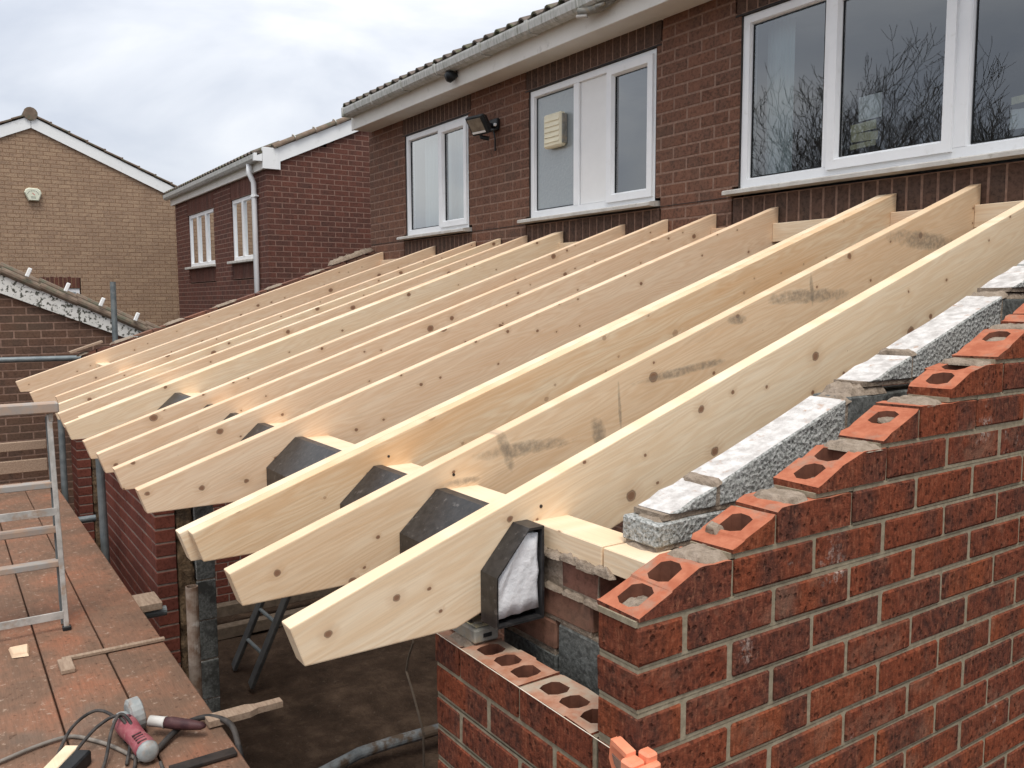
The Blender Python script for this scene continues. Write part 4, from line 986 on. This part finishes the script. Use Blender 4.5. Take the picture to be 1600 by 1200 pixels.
for i in range(9):
    an = math.radians(160-i*17.5); y, z = -.092*math.cos(an)*-1*-1, -.02+.082*math.sin(an)
    g.add([(XT+.078, .72+y-.006, 2.68+z-.008), (XT+.078, .72+y+.006, 2.68+z-.008), (XT+.078, .72+y+.006, 2.68+z+.008), (XT+.078, .72+y-.006, 2.68+z+.008)], [(0, 1, 2, 3)])
for z, w in ((-.045, .036), (-.066, .040)): g.add([(XT+.078, .72-w, 2.68+z-.004), (XT+.078, .72+w, 2.68+z-.004), (XT+.078, .72+w, 2.68+z+.004), (XT+.078, .72-w, 2.68+z+.004)], [(0, 1, 2, 3)])
tag(g.make('lettering', M['greyprint'], al), None, kind='stuff')
g = G(); g.add([(XT+.0785, .70, 2.70), (XT+.0785, .712, 2.705), (XT+.0785, .752, 2.668), (XT+.0785, .74, 2.662)], [(0, 1, 2, 3)]); g.make('red_stroke', M['redprint'], al)

# ------------------------------------------------------------------ garage with mossy bargeboard
XG = -7.8
gg = thing('garage', 'brown brick garage with a mossy white bargeboard behind the scaffold tubes', 'garage', (XG-2, -.5, GZ))
cs = [c for c in rows(-2.1, 0, 60, .0704, .0600, .2005, .0104, -2.2, 1.35, (), (0., .5)) if c[3] < .78-.44*c[1]+.06]
wall(gg, (XG, 0, 0), (0, 1, 0), (1, 0, 0), cs, M['garage'], M['oldmortar'], .1, 300, rec=.0015, ch=.0025, jit=.0008)
g = G(); g.prism([(-2.2, GZ), (1.35, GZ), (1.35, .1), (-2.2, 1.55)], 0, XG-4.5, XG-.102); g.make('inner_wall', M['garage'], gg)
g = G(); g.prism([(-2.3, .668+.42*2.3), (1.45, .668-.42*1.45), (1.45, .84-.45*1.45), (-2.3, .84+.45*2.3)], 0, XG+.002, XG+.03); g.make('bargeboard', M['mossbarge'], gg)
g = G(); g.prism([(-2.3, .86+.455*2.3), (1.5, .86-.455*1.5), (1.5, .82-.455*1.5), (-2.3, .82+.455*2.3)], 0, XG-4.5, XG+.0); g.make('roof', M['tile'], gg)
ga = math.atan(.455)
for i in range(11):
    ya = -2.15+i*.297*math.cos(ga)*1.09; za = .885-.455*ya
    for d_, r_ in ((.028, .034), (-.055, .040)):
        g = G(); g.tube([(d_, 0, -.005), (d_, .34, -.018)], [r_, r_*.9], 10)
        v_ = g.make('verge_tile', M['vergetile'], gg, Matrix.Translation((XG, ya, za+(.018 if d_ < 0 else -.022))) @ Matrix.Rotation(-ga, 4, 'X'))
for y, z in ((-.174, 1.01), (.126, .881), (.408, .746), (.702, .605)):
    g = G(); g.cbox((-.012, -.016, -.035), (.02, .016, .048), .005); g.make('tile_clip', M['white'], gg, Matrix.Translation((XG+.06, y, z)) @ Matrix.Rotation(math.radians(-24), 4, 'X'))

# ------------------------------------------------------------------ scaffold
PZ = -.70
for i in range(4):
    y1 = -.160-.2265*i; y0 = y1-.2205
    g = G(); g.cbox((-2.85, y0-y1, -.038), (2.85, 0, 0), .004)
    o = g.make('scaffold_board', M['board'], None, Matrix.Translation((-4.05+random.uniform(-.02, .02), y1, PZ+random.uniform(-.002, .002))) @ Matrix.Rotation(random.uniform(-.0012, .0012), 4, 'Z'))
    tag(o, ['dusty reddish scaffold board next to the brick piers', 'scaffold board second from the brick piers, under the grinder', 'scaffold board third from the brick piers, at the picture edge', 'outermost scaffold board away from the brick piers'][i], 'board', 'scaffold boards of the platform')
def tubeobj(name, pts, r, mat, label, cat='scaffold tube', group='scaffold tubes', n=16, hollow=True):
    P = [Vector(p) for p in pts]; c = P[0]; g = G(); g.tube([p-c for p in P], r, n, cap=not hollow)
    if hollow:
        d = (P[-1]-P[0]).normalized(); g.tube([p-c for p in P], r*.84, n, cap=False)
        m = len(P); 
        for e_ in (0, m-1):
            a, b = e_*n, m*n+e_*n
            g.F += [(a+k, a+(k+1) % n, b+(k+1) % n, b+k) for k in range(n)]; g.I += [0]*n; g.R += [0.]*n
    o = g.make(name, mat, None, Matrix.Translation(c), smooth=False); tag(o, label, cat, group); return o
tubeobj('scaffold_tube', [(-2.49, -.105, GZ), (-2.49, -.105, -.385)], .0242, M['rust'], 'rusty upright scaffold tube with open top beside the block jamb')
tubeobj('scaffold_tube', [(-4.72, -.085, GZ), (-4.78, -.095, -.02)], .0242, M['galv'], 'grey upright scaffold tube standing in front of the wider pier')
tubeobj('scaffold_tube', [(-6.62, -.10, GZ), (-6.62, -.10, .05)], .0242, M['galv'], 'bluish upright scaffold tube behind the aluminium trestle')
tubeobj('scaffold_tube', [(-7.3, -1.9, .285), (-7.3, .6, .262)], .0242, M['galv'], 'horizontal grey scaffold tube in front of the garage wall')
tubeobj('scaffold_tube', [(-7.32, .43, GZ), (-7.30, .44, .93)], .0242, M['galv'], 'upright grey scaffold tube in front of the mossy bargeboard')
tubeobj('scaffold_tube', [(-3.36, -1.1, -.765), (-3.36, -.03, -.765)], .0242, M['galv'], 'scaffold transom tube ending under a scrap of board by the wider pier')
tubeobj('scaffold_tube', [(-5.55, -1.1, -.765), (-5.55, -.03, -.765)], .0242, M['galv'], 'scaffold transom tube ending by the gap between the two piers')
o = stick('board_scrap', (-3.50, -.20, -.739), (-3.31, -.055, -.704), M['oldwood'], 'scrap of board lying on the transom tube beside the wider pier', 'board')
for z, h, lb in ((-.40, .036, 'upper end board across the far end of the platform'), (-.565, .05, 'lower end board across the far end of the platform')):
    g = G(); g.cbox((-.02, -.45, -h), (.02, .33, h), .004); o = g.make('end_board', M['oldwood'], None, Matrix.Translation((-6.86, -.52, z))); tag(o, lb, 'board', 'end boards of the platform')
# aluminium trestle
tr = thing('work_trestle', 'dusty aluminium folding trestle standing on the platform at the left edge', 'trestle', (-3.18, -.75, PZ))
def bar(g, a, b, w, d, up=(0, 0, 1)):
    a, b = Vector(a), Vector(b); L = (b-a).length; x = (b-a)/L; y = Vector(up).cross(x).normalized(); z = x.cross(y)
    T = Matrix(((x.x, y.x, z.x, a.x), (x.y, y.y, z.y, a.y), (x.z, y.z, z.z, a.z), (0, 0, 0, 1)))
    g.cbox((0, -w/2, -d/2), (L, w/2, d/2), min(w, d)*.12, M=T)
YT0, YT1 = -.487, -1.15
for y in (YT0, YT1):
    dy = -.018 if y == YT0 else .018
    g = G(); bar(g, (-3.168, y, PZ+.012), (-3.215, y+dy, .262), .018, .021, (0, 1, 0)); lg = g.make('leg', M['alu'], tr)
    g = G(); g.cbox((-3.186, y-.017, PZ+.001), (-3.150, y+.017, PZ+.02), .003); g.make('foot', M['blackm'], lg)
    g = G(); bar(g, (-3.245, y-.006, PZ+.006), (-3.235, y+dy-.004, .25), .016, .018, (0, 1, 0)); g.make('leg', M['galv'], tr)
g = G(); bar(g, (-3.222, YT0+.02, .292), (-3.222, YT1-.03, .292), .075, .046); g.make('top_beam', M['dustalu'], tr)
g = G(); bar(g, (-3.218, YT0-.012, .230), (-3.218, YT0-.012, .27), .03, .018, (0, 1, 0)); g.make('bracket', M['alu'], tr)
for z in (-.165, -.627):
    x = -3.168-.047*(z+.7)/.96; g = G(); bar(g, (x+.006, YT0-.01, z), (x+.006, YT1+.01, z), .008, .034); g.make('rung', M['alu'], tr)
for z in (-.052, -.252, -.405):
    x = -3.168-.047*(z+.7)/.96-.045; g = G(); bar(g, (x, YT0-.006, z), (x, YT1+.01, z), .055, .028); g.make('tread', M['dustalu'], tr)
# ladder and junk inside the room below
ld = thing('ladder', 'grey aluminium ladder leaning in the dark room under the rafters', 'ladder', (-5.1, .9, GZ))
A0, A1, B0_, B1_ = Vector((-5.45, .862, -2.05)), Vector((-5.05, 1.30, -.72)), Vector((-5.06, .872, -2.05)), Vector((-4.70, 1.31, -.72))
for a, b in ((A0, A1), (B0_, B1_)):
    g = G(); bar(g, a, b, .028, .085, (1, 0, 0)); g.make('stile', M['darkalu'], ld)
for k in range(1, 6):
    f = k/5.5; g = G(); g.tube([A0.lerp(A1, f), B0_.lerp(B1_, f)], .014, 8); g.make('rung', M['galv'], ld)
tubeobj('drain_pipe', [(-3.60, .80, -2.02), (-3.66, 1.10, -2.0), (-3.64, 1.30, -1.985), (-3.60, 1.62, -1.975), (-3.55, 2.1, -1.97)], .036, M['pipeg'], 'dirty grey pipe lying on the soil below the opening', 'pipe', None, 14, False)
tubeobj('hanging_cable', [(-1.93, .6, -.05), (-1.945, .6, -.6), (-1.99, .6, -.68), (-2.01, .6, -.74), (-1.96, .6, -.80), (-1.92, .6, -.86), (-1.87, .6, -.94), (-1.86, .6, -2.0)], .0045, M['dimwood'], 'thin cable hanging in the opening beside the low wall', 'cable', None, 6, False)
for z, y, lb in ((-1.94, 1.35, 'upper weathered timber length on the floor by the ladder'), (-2.04, 1.2, 'lower weathered timber length on the floor by the ladder')):
    g = G(); g.cbox((-.05, -.75, -.05), (.05, .75, .05), .004); o = g.make('timber_length', M['dimwood'], None, Matrix.Translation((-6.45 if z > -2 else -6.2, y, z))); tag(o, lb, 'timber', 'timbers on the floor')

# ------------------------------------------------------------------ small things on the platform and walls
g = G(); g.cbox((-.012, -.196, 0), (.012, .196, .012), .001); o = g.make('batten', M['oldwood'], None, Matrix.Translation((-2.796, -.352, PZ+.004)) @ Matrix.Rotation(-.02, 4, 'Z')); tag(o, 'thin grey batten lying across the scaffold boards', 'batten')
o = stick('wood_block', (-2.785, -.566, PZ+.003), (-2.655, -.516, PZ+.020), M['oldwood'], 'small wood block at the end of the thin batten', 'wood block'); 
V, F = [(-.06, -.035, 0), (.05, -.03, 0), (.065, .03, 0), (-.05, .04, 0), (-.05, -.03, .012), (.045, -.025, .016), (.055, .025, .012), (-.045, .033, .014)], BOXF
o = mk('wood_chip', V, F, M['woodC'], None, Matrix.Translation((-3.0, -.683, PZ+.003))); fixn(o.data); tag(o, 'torn pale chip of wood on the scaffold boards at the left edge', 'wood chip')
g = G(); V = [(-.03, -.20, 0), (.03, -.20, 0), (.035, -.06, 0), (.022, -.03, 0), (.024, .06, 0), (-.014, .06, 0), (-.016, -.03, 0), (-.03, -.06, 0)]
g.prism([(p[0], p[1]) for p in V], 2, 0, .022); o = g.make('wooden_stake', M['oldwood'], None, Matrix.Translation((-1.925, -.005, PZ+.006))); tag(o, 'grey wooden stake poking out over the edge of the platform', 'stake')
g = G(); g.cbox((-.022, -.10, 0), (.022, .10, .012), .002); o = g.make('iron_strap', M['steel'], None, Matrix.Translation((-1.69, -.275, PZ+.003))); tag(o, 'dark iron strap across the near end of the scaffold boards', 'strap')
# angle grinder
gr = thing('angle_grinder', 'dusty pinkish red angle grinder lying among its cables on the platform', 'angle grinder', (-1.88, -.42, PZ))
a, b = Vector((-2.05, -.455, PZ+.050)), Vector((-1.745, -.415, PZ+.042)); ax = (b-a)
pt = lambda f: a+ax*f
g = G(); g.tube([pt(f) for f in (.13, .17, .26, .42, .60, .76, .86, .90)], [.026, .034, .035, .031, .030, .034, .031, .023], 14); bd = g.make('body', M['pinkp'], gr, smooth=True)
g = G(); g.tube([pt(f) for f in (-.02, .0, .06, .13, .155)], [.012, .023, .031, .032, .029], 14); g.make('gear_head', M['greyp'], gr, smooth=True)
g = G(); g.tube([pt(f) for f in (.86, .89, .935, .95)], [.034, .033, .027, .017], 14); g.make('tail_cap', M['greyp'], gr, smooth=True)
side = Vector((-.11, .99, .10)).normalized()
hc = pt(.045)
g = G(); g.tube([hc+side*s for s in (.022, .028, .062, .066)], [.044, .056, .056, .050], 20); g.make('disc_guard', M['greyp'], gr, smooth=False)
hs0 = hc+Vector((.07, .075, .004))
hd = Vector((.10, .125, -.010))
g = G(); g.tube([hs0, hs0+hd*.3, hs0+hd*.34], [.018, .018, .021], 10); g.make('handle_collar', M['sill'], gr, smooth=True)
g = G(); g.tube([hs0+hd*f for f in (.34, .5, .9, 1.12, 1.2)], [.018, .020, .017, .013, .006], 10); g.make('side_handle', M['purple'], gr, smooth=True)
for i in range(4):
    c = pt(.64+.055*i)+Vector((.004, -.010, .0305)); g = G(); bar(g, c+Vector((0, -.014, -.004)), c+Vector((0, .014, .002)), .005, .006); g.make('vent_slot', M['purple'], gr)
g = G(); c = pt(.20)+Vector((0, 0, .0345))
for i in range(3): bar(g, c+Vector((.0, -.014+.012*i, 0)), c+Vector((.014, -.013+.012*i, 0)), .007, .002)
tag(g.make('print_marks', M['purple'], gr), None, kind='stuff')
def spline(pts, n=8):
    P = [Vector(p) for p in pts]; P = [P[0]*2-P[1]]+P+[P[-1]*2-P[-2]]; out = []
    for i in range(1, len(P)-2):
        for k in range(n):
            t = k/n; p0, p1, p2, p3 = P[i-1], P[i], P[i+1], P[i+2]
            out.append(.5*((2*p1)+(-p0+p2)*t+(2*p0-5*p1+4*p2-p3)*t*t+(-p0+3*p1-3*p2+p3)*t**3))
    return out+[P[-2]]
z0 = PZ+.010
for pts, mt, r, lb in (
    ([(-2.03, -.86, z0), (-2.047, -.806, z0), (-2.089, -.696, z0), (-2.095, -.603, z0), (-2.02, -.54, z0), (-1.93, -.49, z0), (-1.80, -.44, z0)], 'gcable', .0065, 'pale dusty cable curving in from the left edge'),
    ([(-1.70, -.40, z0+.03), (-1.66, -.405, z0+.01), (-1.68, -.47, z0), (-1.76, -.58, z0), (-1.80, -.70, z0), (-1.92, -.662, z0+.02), (-2.05, -.60, z0+.05), (-2.11, -.52, z0+.06), (-2.03, -.47, z0+.05), (-1.93, -.46, z0+.01)], 'cable', .0055, 'black cable looping over the grinder from the left'),
    ([(-1.86, -.66, z0), (-1.93, -.60, z0+.03), (-1.99, -.53, z0+.06), (-1.98, -.47, z0+.08), (-1.90, -.45, z0+.04), (-1.80, -.48, z0)], 'cable', .0055, 'black cable arching beside the grinder body'),
    ([(-1.70, -.62, z0), (-1.82, -.545, z0), (-1.93, -.50, z0+.06), (-1.97, -.465, z0+.09), (-1.92, -.44, z0+.06), (-1.78, -.46, z0), (-1.66, -.52, z0)], 'cable', .0055, 'black cable loop nearest the bottom edge by the grinder'),
    ([(-1.80, -.42, z0), (-1.836, -.384, z0), (-1.90, -.32, z0+.01), (-1.95, -.262, z0+.01), (-1.945, -.19, z0+.012), (-1.85, -.145, z0+.012), (-1.74, -.150, z0-.02), (-1.69, -.15, z0-.09)], 'cable', .010, 'thick dark hose bending over the platform edge')):
    Q = spline(pts); g = G(); c = Q[0]; g.tube([p-c for p in Q], r, 8); o = g.make('power_cable', M[mt], None, Matrix.Translation(c), smooth=True); tag(o, lb, 'cable', 'cables on the platform')
hb = thing('hand_brush', 'wooden handled brush with dark head at the bottom edge of the platform', 'brush', (-1.88, -.63, PZ))
g = G(); bar(g, (-1.83, -.70, PZ+.03), (-1.955, -.612, PZ+.035), .045, .022); g.make('handle', M['woodA'], hb)
g = G(); bar(g, (-1.80, -.66, PZ+.024), (-1.905, -.585, PZ+.024), .05, .046); g.make('head', M['blackm'], hb)
# spirit level on the low wall
lv = thing('spirit_level', 'dusty yellow and grey spirit level end on the low wall under the first rafter', 'spirit level', (-.62, .055, .002))
g = G(); g.cbox((-.80, .030, .004), (-.548, .094, .036), .004); g.make('body', M['levelg'], lv)
g = G(); g.cbox((-.70, .040, .0365), (-.558, .084, .0385), .001); g.make('top_face', M['yellow'], lv)
g = G(); g.cbox((-.600, .050, .0390), (-.572, .074, .0402), .0008); g.make('vial_window', M['levelg'], lv)
g = G(); g.cbox((-.5478, .052, .016), (-.5465, .074, .025), .0005); g.make('end_slot', M['blackm'], lv)
# mason's line and corner block
g = G(); g.tube([(-.672, -.0035, .003), (-.03, -.006, .002)], .0008, 6); o = g.make('string_line', M['string']); tag(o, 'taut pale string line along the front edge of the low wall', 'string')
cb = thing('line_block', 'orange plastic corner line block clipped to the brick corner at the bottom edge', 'line block', (0, -.01, -.02))
g = G(); g.prism([(-.042, .030), (-.002, .022), (-.002, -.07), (-.012, -.07), (-.046, -.005)], 1, -.020, -.006); g.make('front_arm', M['orange'], cb)
g = G(); g.prism([(-.036, .008), (-.010, .002), (-.010, -.030), (-.030, -.006)], 1, -.0225, -.0195); g.make('recess', M['oldmortar'], cb)
g = G(); g.prism([(-.034, .034), (-.030, .034), (.004, .026), (.004, .018), (-.034, .026)], 1, -.026, -.006); g.make('rib', M['orange'], cb)
g = G(); g.cbox((-.002, -.036, -.075), (.026, -.004, .020), .004); g.make('corner_post', M['orange'], cb)
g = G(); g.cbox((.0265, -.034, -.09), (.040, .018, .016), .004); g.make('side_arm', M['orange'], cb)
g = G(); g.cbox((.004, -.004, -.085), (.030, .020, .028), .004); g.make('side_rib', M['orange'], cb)

# ------------------------------------------------------------------ bare trees across the garden (seen in the window reflections)
def bare_tree(x, y, h, seed, label):
    rr = random.Random(seed); t = thing('bare_tree', label, 'tree', (x, y, GZ), 'bare trees across the garden')
    trunk = G(); tw = G()
    def grow(p, d, L, r, lev):
        n = 3; pts = [p]; rs = [r]
        for i in range(n):
            d = (d+Vector((rr.gauss(0, .13), rr.gauss(0, .13), rr.gauss(.07, .08)))).normalized(); p = p+d*L/n; pts.append(p); rs.append(max(.0055, r*(1-.35*(i+1)/n)))
        (trunk if lev < 2 else tw).tube(pts, rs, 6 if lev < 2 else 3, cap=False)
        if lev >= 6: return
        for k in range((3, 4, 4, 3, 3, 3)[lev]):
            q = pts[rr.choice([2, 3, 3] if lev == 0 else [1, 2, 3, 3])]; e_ = (d+Vector((rr.gauss(0, .55), rr.gauss(0, .55), rr.gauss(.12, .35)))).normalized()
            grow(q, e_, L*rr.uniform(.60, .78), max(.0055, rs[-1]*rr.uniform(.5, .72)), lev+1)
    grow(Vector((x, y, GZ)), Vector((0, 0, 1)), h*.36, h*.016, 0)
    trunk.make('trunk', M['bark'], t, fix=False); tag(tw.make('crown', M['bark'], t, fix=False), None, kind='stuff')
bare_tree(-14.2, -13.5, 8.0, 3, 'bare leafless tree reflected in the left pane of the large window')
bare_tree(-12.3, -14.0, 10.2, 5, 'tall bare tree reflected in the middle of the large window')
bare_tree(-10.3, -14.5, 8.8, 8, 'bare tree reflected beside the opening sash of the large window')
bare_tree(-7.4, -13.2, 7.2, 12, 'bare tree reflected in the right pane of the large window')
